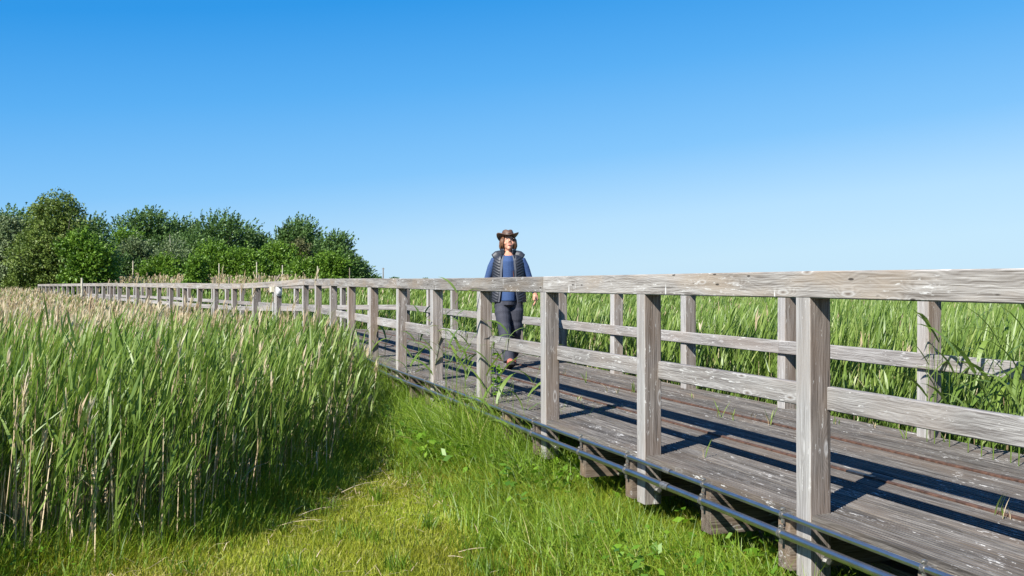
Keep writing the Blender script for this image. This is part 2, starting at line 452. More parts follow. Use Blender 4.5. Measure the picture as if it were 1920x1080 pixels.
# top rails in three-bay lengths -----------------------------------
cuts = [-4, -1, 2, 5, 8, 10, 13, 16, 19, 22, 25, 28, 31, 34, 37.12]
for side in (0, 1):
    for a, b in zip(cuts[:-1], cuts[1:]):
        off = (0.0 if a <= -4 else 0.028)
        g = 0.0012
        mb = MB()
        jo = random.uniform(-.002, .002)
        if side == 0: pr = chamf(-0.004+jo, 0.126+jo, RAILTOP-0.13, RAILTOP+jo, 0.006)
        else: pr = chamf(WID-0.126+jo, WID+0.004+jo, RAILTOP-0.13, RAILTOP+jo, 0.006)
        a2 = a + (0.034 if a != NB_BEND and a > -4 else 0); b2 = b + (0.034-g*2 if b != NB_BEND and b < 37 else 0)
        sweep(mb, pr, a2, b2, 1.0)
        to_root(mb.build('top_rail', M['rail']))
        mb = MB()
        if side == 0: pr = chamf(0.097, 0.143, 0.475, 0.589, 0.005)
        else: pr = chamf(WID-0.143, WID-0.097, 0.475, 0.589, 0.005)
        sweep(mb, pr, a2, b2, 1.0)
        to_root(mb.build('lower_rail', M['lower']))

# grooved deck boards ----------------------------------------------
mb = MB()
NBD = 16
bw = (WID-0.008)/NBD
for bnum in range(NBD):
    o0 = 0.004 + bnum*bw + 0.0045; o1 = 0.004 + (bnum+1)*bw - 0.0045
    nr = 5; pitch = (o1-o0)/nr
    top = []
    for k in range(nr):
        a = o0+k*pitch; zt = random.uniform(-0.0008, 0.0008)
        top += [(a+0.0008, zt), (a+pitch-0.0112, zt), (a+pitch-0.0088, zt-0.009), (a+pitch-0.0020, zt-0.009)]
    prof = [(o0, -0.05), (o1, -0.05)] + [(o1, -0.009)] + top[::-1] + [(o0, -0.004)]
    start = I_MIN - ((bnum*1.37) % 3)
    while start < I_END:
        a, b_ = max(start, I_MIN), min(start+3, I_END+0.1)
        if b_-a > 0.1:
            if a < NB_BEND < b_ and (NB_BEND-a < 0.2 or b_-NB_BEND < 0.2):
                pass
            sweep(mb, prof, a+0.0015, b_-0.0015)
        start += 3
to_root(mb.build('deck', M['deck']))

# rusty steel strips let into the deck -----------------------------
for o in (0.862, 1.585):
    mb = MB(); sweep(mb, chamf(o, o+0.03, -0.004, 0.011, 0.002), I_MIN, I_END)
    st = mb.build('steel_strip', M['rust']); to_root(st)
# dark joint plates on the first strip
for i in (0.36, 4.1):
    mb = MB(); sweep(mb, chamf(0.858, 0.894, 0.0, 0.0145, 0.002), i, i+0.13)
    to_root(mb.build('joint_plate', M['darksteel']))

# cross beams ------------------------------------------------------
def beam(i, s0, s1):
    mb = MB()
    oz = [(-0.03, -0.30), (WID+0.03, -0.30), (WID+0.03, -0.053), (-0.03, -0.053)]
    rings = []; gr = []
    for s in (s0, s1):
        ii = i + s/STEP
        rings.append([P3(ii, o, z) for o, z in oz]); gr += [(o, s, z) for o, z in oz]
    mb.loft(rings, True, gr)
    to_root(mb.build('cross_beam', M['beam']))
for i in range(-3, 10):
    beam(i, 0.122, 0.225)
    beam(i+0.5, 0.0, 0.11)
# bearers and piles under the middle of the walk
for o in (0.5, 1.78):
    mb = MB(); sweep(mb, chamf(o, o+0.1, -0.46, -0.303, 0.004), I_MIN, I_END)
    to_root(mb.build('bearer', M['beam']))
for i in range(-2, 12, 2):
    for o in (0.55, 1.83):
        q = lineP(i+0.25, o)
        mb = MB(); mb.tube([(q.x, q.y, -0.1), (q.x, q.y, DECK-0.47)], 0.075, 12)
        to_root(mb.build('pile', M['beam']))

# steel pipes along the near edge -----------------------------------
def make_pipe(label, off, z, rad, name='conduit_pipe'):
    pts = [P3(i, off, z + 0.004*math.sin(i*2.3)) for i in np.arange(-4, 9.01, 0.5)]
    rt = empty(name, (pts[0].x, pts[0].y, pts[0].z))
    tag(rt, label, 'pipe', 'steel pipes clipped along the boardwalk edge')
    iv = Matrix.Translation((-pts[0].x, -pts[0].y, -pts[0].z))
    def under(o): o.parent = rt; o.matrix_parent_inverse = iv; return o
    mb = MB(); mb.tube(pts, rad, 14); under(mb.build('tube', M['steel'], None, True))
    proto = None
    for k in range(-7, 18):
        i = k*0.5 + (0.09 if k % 2 == 0 else 0.03)
        c = P3(i, off, z + 0.004*math.sin(i*2.3))
        if proto is None:
            mb = MB()
            mb.tube([(0,-0.011,0),(0,0.011,0)], rad+0.004, 14)
            mb.box(-0.006, 0.006, -0.009, 0.009, rad, rad+0.022)
            mb.tube([(-0.014,0,rad+0.014),(0.014,0,rad+0.014)], 0.005, 6)
            mb.box(0.0, 0.07-rad*0.5, -0.009, 0.009, -0.006, 0.006)
            mb.box(-0.004, 0.004, -0.009, 0.009, -rad-0.03, -rad)
            proto = mb.build('clamp', M['clamp']); cl = proto
        else:
            cl = proto.copy(); COL.objects.link(cl)
        cl.location = c; cl.rotation_euler = (0, 0, math.atan2(-d1.x, d1.y)); under(cl)
    cp = None
    for i in (0.75, 3.4, -1.2):
        a, b_ = P3(i, off, z+0.004*math.sin(i*2.3)), P3(i+0.05, off, z+0.004*math.sin(i*2.3+.1))
        mb = MB(); mb.tube([a, b_], rad+0.003, 14, cap=False); under(mb.build('coupling', M['clamp'], None, True))
    return rt
make_pipe('thin upper steel pipe clipped just below the deck edge', -0.048, -0.030, 0.0135)
make_pipe('thicker lower steel pipe clipped across the beam ends and posts', -0.058, -0.122, 0.0205)

# small fittings on the post by the bend ------------------------------
q = P3(11, -0.0, 0.0); rzz = math.atan2(-d2.x, d2.y)
jb = empty('junction_box', (q.x, q.y, q.z), rzz)
tag(jb, 'small cream junction box under the top rail beside the grey lamp', 'junction box')
mb = MB(); mb.box(-0.085, -0.002, 0.13, 0.25, 0.90, 1.02, 0.008); mb.build('case', M['cream'], jb)
mb = MB(); mb.tube([(-0.03,0.17,0.90),(-0.03,0.17,-0.2)], 0.014, 8); mb.build('conduit', M['lampgrey'], jb)
lm = empty('bulkhead_lamp', (q.x, q.y, q.z), rzz)
tag(lm, 'rounded grey and white bulkhead lamp fixed to the railing post at the bend', 'lamp')
def capsule(mb, cx, cz, hw, hh, y0, y1, ch=0.012, n=8):
    def ring(s, y):
        r = []
        for a in range(2*n):
            t = 2*math.pi*a/(2*n)
            e = 0.45
            x = math.copysign(abs(math.cos(t))**e, math.cos(t))*hw*s; z = math.copysign(abs(math.sin(t))**e, math.sin(t))*hh*s
            r.append((cx+x, y, cz+z))
        return r
    mb.loft([ring(1,y0), ring(1,y1+ch), ring(0.85,y1)])
mb = MB(); capsule(mb, 0.05, 0.92, 0.07, 0.115, 0.0, -0.03); mb.build('housing', M['lampgrey'], lm, True)
mb = MB(); capsule(mb, 0.05, 0.935, 0.052, 0.085, -0.03, -0.075, 0.02); mb.build('cover', M['lampwhite'], lm, True)

# ------------------------------------------------------------------ ground
def ground():
    m, nt, out = newmat('marsh_ground'); T = NT(nt)
    tc = T.n('ShaderNodeTexCoord')
    n1 = T.n('ShaderNodeTexNoise', i_Scale=1.3, i_Detail=6.0); T.l(tc.outputs['Object'], n1.inputs['Vector'])
    n2 = T.n('ShaderNodeTexNoise', i_Scale=45.0, i_Detail=4.0); T.l(tc.outputs['Object'], n2.inputs['Vector'])
    a = T.ramp(n1.outputs[0], [(0.35,(0.055,0.075,0.012)),(0.55,(0.09,0.105,0.018)),(0.72,(0.12,0.10,0.035))])
    c = T.mix(0.5, a, T.ramp(n2.outputs[0], [(0.35,(0.035,0.045,0.012)),(0.7,(0.16,0.15,0.04))]))
    b = T.n('ShaderNodeBsdfPrincipled'); b.inputs['Roughness'].default_value = 0.95; b.inputs['Specular IOR Level'].default_value = 0.1
    T.l(c, b.inputs['Base Color'])
    bp = T.n('ShaderNodeBump', i_Strength=0.6, i_Distance=0.03); T.l(n2.outputs[0], bp.inputs['Height']); T.l(bp.outputs[0], b.inputs['Normal'])
    T.l(b.outputs[0], out.inputs[0])
    mb = MB()
    xs = [-3000,-300,-60,-20,0,20,60,300,3000]; ys = [-200,-20,0,10,20,40,80,200,4000]
    v = [(x,y,0) for y in ys for x in xs]; n = len(xs)
    f = [(j*n+i, j*n+i+1, (j+1)*n+i+1, (j+1)*n+i) for j in range(len(ys)-1) for i in range(n-1)]
    mb.add(v, f)
    o = mb.build('ground', m); tag(o, 'flat grassy marsh ground reaching to the horizon', 'ground', kind='structure')
ground()

# ------------------------------------------------------------------ reeds
EDGE_Y = [4.2, 5.4, 5.85, 6.07, 6.3, 6.7, 7.3, 8.0, 9.5, 11.5, 13.0, 15.5, 18.0, 20.0, 21.8, 62]
EDGE_X = [-2.75, -3.15, -3.0, -2.45, -2.12, -1.93, -1.8, -1.62, -1.48, -1.50, -1.75, -2.25, -3.05, -3.85, -4.6, -28.4]
WIND = 0.12          # blades lean to the right of the picture
LEAF_PROF3 = [0.55, 1.0, 0.7, 0.04]
LEAF_PROF4 = [0.5, 0.95, 1.0, 0.62, 0.03]

def reeds(nb, x, y, h, lod, dry_frac=0.3, plume_frac=0.25, wscale=1.0, nleaf=8, lean=0.10, dlo=0.55, dhi=1.05):
    N = len(x)
    if N == 0: return
    base = np.stack([x, y, np.zeros(N)], 1)
    dry = rng.rand(N) < dry_frac
    g = ~dry
    # green stems: they lean a little with the wind
    gb = base[g]; gh = h[g]; n = len(gb)
    az = rng.normal(WIND, 0.8, n)
    el = R(90) - np.abs(rng.normal(lean, 0.07, n))
    nb.ribbons(gb, az, el+0.02, el-0.08, gh, 0.0075*wscale, 3 if lod == 0 else 2, [1,.9,.8,.4] if lod == 0 else [1,.8,.4], rng.uniform(0,3.14,n), rng.uniform(0.15,0.75,n), 0)
    dirx = np.cos(az)*np.cos(el-0.03); diry = np.sin(az)*np.cos(el-0.03); dz_ = np.sin(el-0.03)
    stemtint = rng.normal(0, 0.12, n)
    for k in range(nleaf):
        t = (0.36 + 0.64*(k+rng.rand(n)*0.9)/nleaf)
        lb = gb + np.stack([dirx, diry, dz_], 1)*(gh*t)[:,None]
        laz = np.where(rng.rand(n) < 0.76, rng.normal(WIND, 0.6, n), rng.uniform(0, 6.28, n))
        e0 = rng.normal(1.22, 0.15, n); e1 = np.clip(rng.normal(0.92, 0.32, n), -0.6, 1.35)
        top = (t > 0.85)
        e0 = np.where(top, rng.normal(1.3,0.1,n), e0); e1 = np.where(top, rng.normal(0.95,0.3,n), e1)
        LL = rng.uniform(0.20, 0.42, n)*np.clip(gh/1.25, .6, 1.2)
        WW = rng.uniform(0.009, 0.020, n)*wscale
        tint = np.clip(0.25 + 0.42*t + stemtint + rng.normal(0,0.14,n), 0, 1)
        if lod == 0: nb.ribbons(lb, laz, e0, e1, LL, WW, 4, LEAF_PROF4, rng.normal(0,0.5,n), tint, 0, 1.4)
        else: nb.ribbons(lb, laz, e0, e1, LL, WW, 2, [0.6,1.0,0.04], rng.normal(0,0.5,n), tint, 0, 1.3)
    # dry stalks of last year
    db = base[dry]; dh = h[dry]*rng.uniform(dlo, dhi, dry.sum()); n = len(db)
    if n:
        az = rng.normal(WIND, 1.2, n); el = R(90) - np.abs(rng.normal(0.05, 0.09, n))
        nb.ribbons(db, az, el, el, dh, 0.0085*wscale, 2, [1,.9,.6], rng.uniform(0,3.14,n), None, 1)
        nl = rng.rand(n) < 0.5
        if nl.any():
            t = rng.uniform(0.3,0.8,nl.sum())
            lb = db[nl] + np.stack([np.zeros(nl.sum()), np.zeros(nl.sum()), dh[nl]*t], 1)
            nb.ribbons(lb, rng.uniform(0,6.28,nl.sum()), rng.uniform(0.3,1.2,nl.sum()), rng.uniform(-1.2,0.2,nl.sum()), rng.uniform(0.12,0.3,nl.sum()), 0.009*wscale, 2, [0.8,1,0.1], None, None, 1)
        pl = rng.rand(n) < plume_frac
        plumes(nb, db[pl] + np.stack([np.cos(az[pl])*np.cos(el[pl]), np.sin(az[pl])*np.cos(el[pl]), np.sin(el[pl])],1)*(dh[pl]*0.97)[:,None], wscale, 8 if lod == 0 else 5, 1.0 if dlo < 0.7 else 1.05)

def plumes(nb, tops, wscale=1.0, k=7, size=1.0):
    n = len(tops)
    if n == 0: return
    tn = rng.rand(n)
    for j in range(k):
        f = j/float(max(1,k-1))
        b = tops + np.array([0.0,0.0,1.0])[None]*(f*0.10*size) - np.array([0,0,0.05*size])
        az = rng.normal(WIND, 0.8, n)
        nb.ribbons(b, az, rng.normal(1.38,0.12,n), rng.normal(1.05,0.22,n), rng.uniform(0.08,0.17,n)*size, rng.uniform(0.010,0.017,n)*wscale*size, 2, [0.4,1,0.1], rng.uniform(0,3.14,n), np.clip(tn+rng.normal(0,.12,n),0,1), 2)

def scatter(y0, y1, xl, xr, dens):
    """random points in y0..y1 between xl(y) and xr(y), dens per square metre"""
    yy = np.linspace(y0, y1, 60); wd = np.maximum(0, xr(yy)-xl(yy)); A = np.trapezoid(wd, yy) if hasattr(np,'trapezoid') else np.trapz(wd, yy)
    n = int(A*dens*1.0)
    if n <= 0: return np.zeros(0), np.zeros(0)
    c = np.cumsum(wd)+1e-9; c /= c[-1]
    y = np.interp(rng.rand(n), c, yy) + rng.uniform(-.5,.5,n)*(yy[1]-yy[0])
    y = np.clip(y, y0, y1)
    x = xl(y) + rng.rand(n)*np.maximum(0, xr(y)-xl(y))
    return x, y
def patch(x, y, s=1.7, ph=0.0):
    """slow variation between -1 and 1"""
    return 0.5*(np.sin(x*s*1.13+ph)*np.cos(y*s*0.9+1.3+ph) + np.sin((x*0.6+y*0.8)*s*0.77+2.1+ph))

LEFT = NB()
lx = lambda y: -0.50*y-0.7-1.6*np.clip(6.9-y,0,1)
ex = lambda y: np.interp(y, EDGE_Y, EDGE_X) - 0.05
hgt = lambda x, y: np.interp(y, [6, 9, 14, 20, 26, 45, 70], [1.0, 1.0, 0.92, 0.78, 0.70, 0.82, 0.90])
for (ya, yb, dn, lod, ws, nl) in ((4.3, 5.8, 120, 1, 1.2, 8), (5.8, 9.5, 300, 0, 0.95, 8), (9.5, 14, 210, 0, 1.05, 7), (14, 21, 110, 1, 1.25, 7), (21, 32, 55, 1, 1.7, 6), (32, 64, 24, 1, 2.6, 5)):  # nearest band: unseen reeds added left of frame to shade the corner
    x, y = scatter(ya, yb, lx, ex, dn)
    edge = np.clip((ex(y)-x)/0.5, 0, 1)*np.where(x < -0.5*y-0.2, 1, np.clip((y-5.7)/0.4, 0.0, 1))
    keep = rng.rand(len(x)) < 0.35+0.65*edge
    x, y, edge = x[keep], y[keep], edge[keep]
    h = hgt(x, y)*(1+0.10*patch(x,y))*np.clip(rng.normal(1, 0.12, len(x)),0.72,1.18)*(0.66+0.34*edge)
    # tan plumes rule further out and towards the left
    far = np.clip((y-7.8)/12, 0, 0.92)*np.clip((-x-0.20*y-0.6)/2.2, 0.22, 1)
    a = rng.rand(len(x)) < far
    df = 0.30
    reeds(LEFT, x[~a], y[~a], h[~a], lod, 0.47, 0.13, ws, nl, dhi=1.08)
    reeds(LEFT, x[a], y[a], h[a]*1.04, lod, 0.72, 0.95, ws, max(4, nl-2), dlo=0.75, dhi=1.17)
# a few tall plumes that stand against the far railing
def at(px, Y): return (px-960)/F*Y
tp = [(410,12.5,508),(452,13,522),(470,14,545),(352,12,562),(590,15.5,510),(548,15,562),(505,14,560)]
b = np.array([[at(px,Y)-0.15, Y, 0] for px,Y,ty in tp]); hh = np.array([H-(ty-523)/F*Y for px,Y,ty in tp])
LEFT.ribbons(b, np.zeros(len(tp)), R(88), R(80), hh, 0.007, 4, [1,1,.9,.8,.5], rng.uniform(0,3,len(tp)), None, 1)
tops = np.array([[at(px,Y), Y, h_-0.12] for (px,Y,ty),h_ in zip(tp,hh)])
for dzz in (0.0, 0.07, 0.14): plumes(LEFT, tops+np.array([0.02*dzz/0.07,0,dzz-0.06]), 0.9, 8, 0.75)
lr = LEFT.build('reed_bed', [M['reed'], M['dry'], M['plume']])
tag(lr, 'tall green reeds mixed with tan stalks filling the marsh left of the boardwalk', 'reeds', kind='stuff')

RIGHT = NB()
for (ya, yb, dn, lod, ws, nl, hh) in ((6.6, 11, 190, 0, 1.0, 9, 1.10), (11, 16, 120, 0, 1.15, 8, 1.04), (16, 26, 60, 1, 1.5, 7, 0.92), (26, 46, 22, 1, 2.4, 6, 0.85), (46, 110, 3.4, 1, 5.5, 6, 0.88)):
    x, y = scatter(ya, yb, lambda q: -0.52*q-1, lambda q: 0.50*q+0.8, dn)
    o = corridor(x, y)
    k = o > WID+0.10
    x, y, o = x[k], y[k], o[k]
    h = hh*(1+0.10*patch(x,y,1.3,0.7))*np.clip(rng.normal(1,0.11,len(x)),0.72,1.13)*np.clip(0.72+0.4*(o-WID), 0.72, 1)
    # taller tan reeds in front of the wood
    tan = np.clip((y-58)/8,0,1)*np.clip((-x-0.165*y)/3,0,1)
    h = h*(1+0.82*tan)
    a = rng.rand(len(x)) < np.clip(tan*0.85+0.012,0,1)
    reeds(RIGHT, x[~a], y[~a], h[~a], lod, 0.22, 0.03, ws, nl)
    reeds(RIGHT, x[a], y[a], h[a], lod, 0.7, 0.95, ws, max(3,nl-3), dlo=0.9, dhi=1.15)
rr = RIGHT.build('reed_bed', [M['reed'], M['dry'], M['plume']])
tag(rr, 'lush green reeds growing right behind the boardwalk and out over the marsh', 'reeds', kind='stuff')

# ------------------------------------------------------------------ grass
GR = NB()
ga = lambda y: np.interp(y, EDGE_Y, EDGE_X)
def lawn():
    x, y = scatter(5.1, 14.0, lambda q: np.maximum(ga(q)-0.6, -0.5*q-0.3), lambda q: (L0.x - (q-L0.y)*0.3462) + 0.5, 7500)
    o = corridor(x, y)
    k = (o < 0.5)
    x, y, o = x[k], y[k], o[k]
    n = len(x)
    side = np.clip((o+0.95)/0.5, 0, 1); left = np.clip((ga(y)+0.25-x)/0.45, 0, 1); back = np.clip((y-9.2)/2.5, 0, 1)
    longer = np.maximum(np.maximum(side, left*0.9), back*0.85)
    tuft = np.clip(patch(x,y,5.0,1.0),0,1)
    Lh = (0.022 + 0.03*rng.rand(n) + 0.05*tuft*rng.rand(n)**2)*(1-longer) + longer*(0.08+0.20*rng.rand(n))
    b = np.stack([x,y,np.zeros(n)],1)
    GR.ribbons(b, rng.uniform(0,6.28,n), rng.uniform(0.9,1.5,n), rng.uniform(-0.4,1.4,n), Lh, rng.uniform(0.003,0.0055,n), 2, [1,.85,.08], rng.normal(0,0.6,n),
               np.clip(rng.beta(2,2.2,n) + 0.18*patch(x,y,2.2) + 0.10*(1-longer), 0, 1)*np.where(rng.rand(n)<0.05,1.4,0.95), 0)
lawn()
x, y = scatter(5.2, 11.5, lambda q: np.maximum(ga(q)-0.1, -0.5*q-0.3), lambda q: (L0.x - (q-L0.y)*0.3462) - 0.3, 330)
k = patch(x, y, 1.9, 2.2) + rng.normal(0, 0.35, len(x)) > 0.1
x, y = x[k], y[k]; n = len(x)
GR.ribbons(np.stack([x,y,rng.uniform(0.01,0.045,n)],1), rng.uniform(0,6.28,n), rng.normal(0.15,0.3,n), rng.normal(-0.1,0.3,n), rng.uniform(0.04,0.14,n), rng.uniform(0.003,0.006,n), 2, [1,1,.4], None, rng.uniform(0,0.9,n), 1)
# darker green tufts
x, y = scatter(5.4, 10.5, lambda q: np.maximum(ga(q)-0.1, -0.5*q-0.3), lambda q: (L0.x - (q-L0.y)*0.3462) - 0.4, 5)
for tx, ty in zip(x, y):
    n = rng.randint(25, 70); rr0 = rng.uniform(0.03, 0.11)
    GR.ribbons(np.stack([tx+rng.normal(0,rr0,n), ty+rng.normal(0,rr0,n), np.zeros(n)],1), rng.uniform(0,6.28,n), rng.uniform(1.1,1.5,n), rng.uniform(0.2,1.2,n), rng.uniform(0.07,0.19,n), rng.uniform(0.004,0.007,n), 3, [1,.95,.7,.06], rng.normal(0,0.6,n), np.clip(rng.normal(0.3,0.15,n),0,1), 2)
lo = GR.build('grass', [M['lawn'], M['dry'], M['verge']]); tag(lo, 'short yellow green mown grass of the open strip beside the boardwalk', 'grass', kind='stuff')

VG = NB()
def verge():
    # along the boardwalk edge and under it
    for (ya, yb, dn) in ((4.4, 9.5, 2500), (9.5, 21.5, 1700)):
        x, y = scatter(ya, yb, lambda q: (L0.x-(q-L0.y)*0.3462)-1.15 - np.clip((q-9)/3,0,1)*1.5, lambda q: (L0.x-(q-L0.y)*0.3462)+1.1, dn)
        o = corridor(x, y); n = len(x)
        k = (x > ga(y)-0.3)
        pr = np.clip((o+1.1)/0.55, 0, 1)
        pr = np.maximum(pr, np.clip((y-10)/2.0,0,1))
        k &= (rng.rand(n) < pr)
        x, y, o = x[k], y[k], o[k]; n = len(x)
        Lh = rng.uniform(0.14, 0.40, n)*(1+0.95*np.clip((y-6.6)/2.2,0,1)*np.clip((o+0.75)/0.4,0.1,1))*(0.9+0.35*patch(x,y,3.1))*np.where(o>0.0, 0.9, 1.0)
        Lh *= np.clip(0.55+(o+1.1)*0.6, 0.55, 1.0)
        b = np.stack([x,y,np.zeros(n)],1)
        VG.ribbons(b, np.where(rng.rand(n)<0.4, rng.normal(2.2,0.8,n), rng.uniform(0,6.28,n)), rng.uniform(1.0,1.5,n), rng.uniform(-0.5,1.0,n), Lh, rng.uniform(0.0045,0.008,n), 3, [1,.95,.7,.06], rng.normal(0,0.6,n), np.clip(rng.beta(2.2,2.4,n)+0.15*patch(x,y,2.6,2.0),0,1)*np.where(rng.rand(n)<0.06,1.5,0.92), 0)
    # skirt of long grass before the reeds
    x, y = scatter(5.7, 20, lambda q: np.maximum(ga(q)-1.0, -0.5*q-0.4), lambda q: ga(q)+0.28, 1500)
    n = len(x); e = np.clip((ga(y)+0.28-x)/0.4,0,1)
    k = rng.rand(n) < 0.25+0.75*e; x, y, e = x[k], y[k], e[k]; n = len(x)
    Lh = rng.uniform(0.08, 0.40, n)*(0.35+0.65*e)
    b = np.stack([x,y,np.zeros(n)],1)
    VG.ribbons(b, np.where(rng.rand(n)<0.5, rng.normal(0.2,0.9,n), rng.uniform(0,6.28,n)), rng.uniform(1.1,1.52,n), rng.uniform(0.1,1.2,n), Lh, rng.uniform(0.004,0.0075,n), 3, [1,.95,.7,.06], rng.normal(0,0.6,n), np.clip(rng.beta(2,2.6,n),0,1), 0)
    # far field floor between reeds, seen through the rails
verge()
vo = VG.build('long_grass', [M['verge']]); tag(vo, 'long bright green grass along the boardwalk edge and the foot of the reeds', 'grass', kind='stuff')

WD = NB()
def leaves_on(x, y, z, size, tint, up=0.5):
    n = len(x)
    c = np.stack([x,y,z],1)
    az = rng.uniform(0,6.28,n); til = rng.normal(0.2,0.45,n)
    a = np.stack([np.cos(az)*np.cos(til), np.sin(az)*np.cos(til), np.sin(til)],1)*(size*0.6)[:,None]
    rl = rng.normal(0,0.5,n)
    b = np.stack([-np.sin(az)*np.cos(rl), np.cos(az)*np.cos(rl), np.sin(rl)],1)*(size*0.36)[:,None]
    WD.quads(c, a, b, tint, 0)
x, y = scatter(4.6, 12.5, lambda q: (L0.x-(q-L0.y)*0.3462)-0.75, lambda q: (L0.x-(q-L0.y)*0.3462)+0.55, 700)
k = (patch(x,y,2.4,4.0) + rng.normal(0,0.3,len(x))) > 0.05
x, y = x[k], y[k]
leaves_on(x, y, rng.uniform(0.04,0.30,len(x)), rng.uniform(0.028,0.075,len(x)), rng.rand(len(x)))
# the leafy corner bottom left; only dark tints, to paint in its shade
x, y = scatter(5.7, 6.7, lambda q: -0.5*q-0.3, lambda q: -0.5*q+0.5, 350)
leaves_on(x, y, rng.uniform(0.03,0.22,len(x)), rng.uniform(0.018,0.032,len(x)), rng.rand(len(x))*0.6)
wo_ = WD.build('undergrowth', [M['weed']]); tag(wo_, 'low broad leaved weeds tangled in the grass under the boardwalk edge', 'undergrowth', kind='stuff')

# fallen straw stalks on the grass
FS = NB()
st = [(880,905,0.5,0.6),(930,1000,0.45,0.45),(1000,1035,0.32,2.6),(700,740,1.0,-0.9),(780,830,0.8,-1.0),(640,935,0.7,1.0),(560,980,0.5,0.9),(1060,975,0.4,0.5),(860,1050,0.3,0.4),(840,1058,0.18,-0.5),(1180,1010,0.3,0.7),(1225,1040,0.35,0.3),(520,1000,0.5,0.5)]
for px, py, Ls, a in st:
    Y = F*H/(py-523); X = at(px, Y)
    FS.ribbons(np.array([[X,Y,0.05]]), a, 0.15, -0.2, Ls*0.62, 0.006, 3, [1,1,.9,.5], np.array([0.3]), np.array([0.7]), 0)
n = 900
cx, cy = at(1215, F*H/(1035-523)), F*H/(1035-523)
ang = rng.uniform(0,6.28,n); rad_ = np.abs(rng.normal(0,0.13,n))
FS.ribbons(np.stack([cx+np.cos(ang)*rad_*1.5, cy+np.sin(ang)*rad_*1.6, rng.uniform(0.02,0.07,n)],1), rng.uniform(0,6.28,n), rng.normal(0.1,0.2,n), rng.normal(-0.1,0.2,n), rng.uniform(0.04,0.12,n), 0.004, 2, [1,1,.5], None, rng.uniform(0,0.6,n), 0)
fo = FS.build('straw', [M['dry']]); tag(fo, 'dry straw stalks and a brown patch lying on the mown grass', 'straw', kind='stuff')

# ------------------------------------------------------------------ plants on the deck
def deck_pt(px, py, z=0.0):
    zz = 1.137 - z
    Y = F*zz/(py-523); return Vector((at(px, Y), Y, DECK+z))
def reed_plant(px, py, h, n, label, lean=0.1, az0=0.0, ground=False, Y=None, wl=1.0, parent_group='reed shoots growing up along the boardwalk'):
    if ground: p = Vector((at(px, Y), Y, 0.0))
    else: p = deck_pt(px, py)
    ro = empty('reed_plant', p); tag(ro, label, 'reed', parent_group)
    st_ = NB()
    b = np.zeros((1,3))
    st_.ribbons(b, az0, R(90)-lean*0.5, R(90)-lean*2, h, 0.008, 5, [1,1,.9,.8,.7,.4], np.array([0.4]), np.array([0.6]), 0)
    st_.ribbons(b, az0+1.57, R(90), R(90), h*0.9, 0.007, 5, [1,1,.9,.8,.7,.4], np.array([0.4]), np.array([0.6]), 0)
    st_.build('stem', [M['reed']], ro)
    for k in range(n):
        t = 0.25+0.72*k/max(1,n-1)
        lf = NB()
        bz = np.array([[math.cos(az0)*lean*h*t*t*1.1, math.sin(az0)*lean*h*t*t*1.1, h*t*0.985]])
        a = (0.2 if k % 2 == 0 else 2.9) + random.uniform(-.7,.7)
        L_ = random.uniform(0.26,0.42)*wl*(0.7+0.3*min(1,h))
        lf.ribbons(bz, a, random.uniform(0.9,1.25), random.uniform(-0.9,0.5), L_, random.uniform(0.028,0.044), 5, [0.5,.9,1,.85,.5,.03], np.array([random.uniform(-.4,.4)]), np.array([random.uniform(0.35,0.8)]), 0, 1.3)
        lf.build('leaf', [M['reed']], ro)
    return ro
reed_plant(836, 745, 1.05, 8, 'tall bent reed plant beside the post left of the walking woman')
reed_plant(856, 728, 0.75, 7, 'bushy reed plant on the deck between the two posts left of the woman')
reed_plant(785, 690, 0.72, 7, 'reed plant on the shaded deck left of the fifth near post')
reed_plant(755, 672, 0.62, 6, 'slim reed plant beside a post in the narrowing railing')
reed_plant(722, 668, 0.6, 5, 'short reed plant at the deck edge, furthest along the railing')
reed_plant(900, 800, 1.22, 8, 'tall reed rising in front of the post left of the woman', ground=True, Y=9.95)
reed_plant(925, 800, 1.28, 8, 'reed with upright pointed leaves in front of the woman', ground=True, Y=9.55)
reed_plant(962, 800, 0.98, 7, 'arching reed with hanging leaves left of the third near post', ground=True, Y=9.0, lean=0.22)
reed_plant(690, 700, 0.95, 7, 'reed standing where the pipes disappear into the reed bed', ground=True, Y=15.1)
reed_plant(1738, 828, 0.80, 6, 'thin reed crossing the post at the right edge of the deck', lean=0.03)
reed_plant(1752, 832, 0.90, 5, 'thin reed with one leaf bent over the far lower rail', lean=0.05)
reed_plant(1862, 862, 0.92, 8, 'broad leaved reed in front of the far lower rail at the right edge', wl=1.25)
reed_plant(1895, 868, 0.85, 8, 'leafy reed at the right edge beside the far rail', wl=1.2)
reed_plant(1815, 848, 0.62, 7, 'reed with drooping leaves under the far lower rail', wl=1.1)

reed_plant(815, 706, 0.62, 7, 'reed plant tucked behind the fourth near post from the right')
reed_plant(872, 738, 0.55, 7, 'low leafy reed at the foot of the post left of the woman')
reed_plant(806, 800, 1.15, 8, 'reed leaning over the two pipes before the fourth near post', ground=True, Y=11.75)
reed_plant(848, 800, 1.1, 9, 'bushy reed growing from the grass against the pipes left of the woman', ground=True, Y=10.8, wl=1.1)
reed_plant(762, 800, 1.0, 8, 'reed at the pipes before the fifth near post', ground=True, Y=12.8)
reed_plant(1780, 838, 0.70, 9, 'bent leafy reed just right of the far post at the deck edge', wl=1.15)
reed_plant(1910, 874, 0.98, 9, 'tallest broad leaved reed at the very right edge of the picture', wl=1.3)
reed_plant(1840, 856, 0.50, 8, 'short leafy reed below the far lower rail near the right edge', wl=1.1)

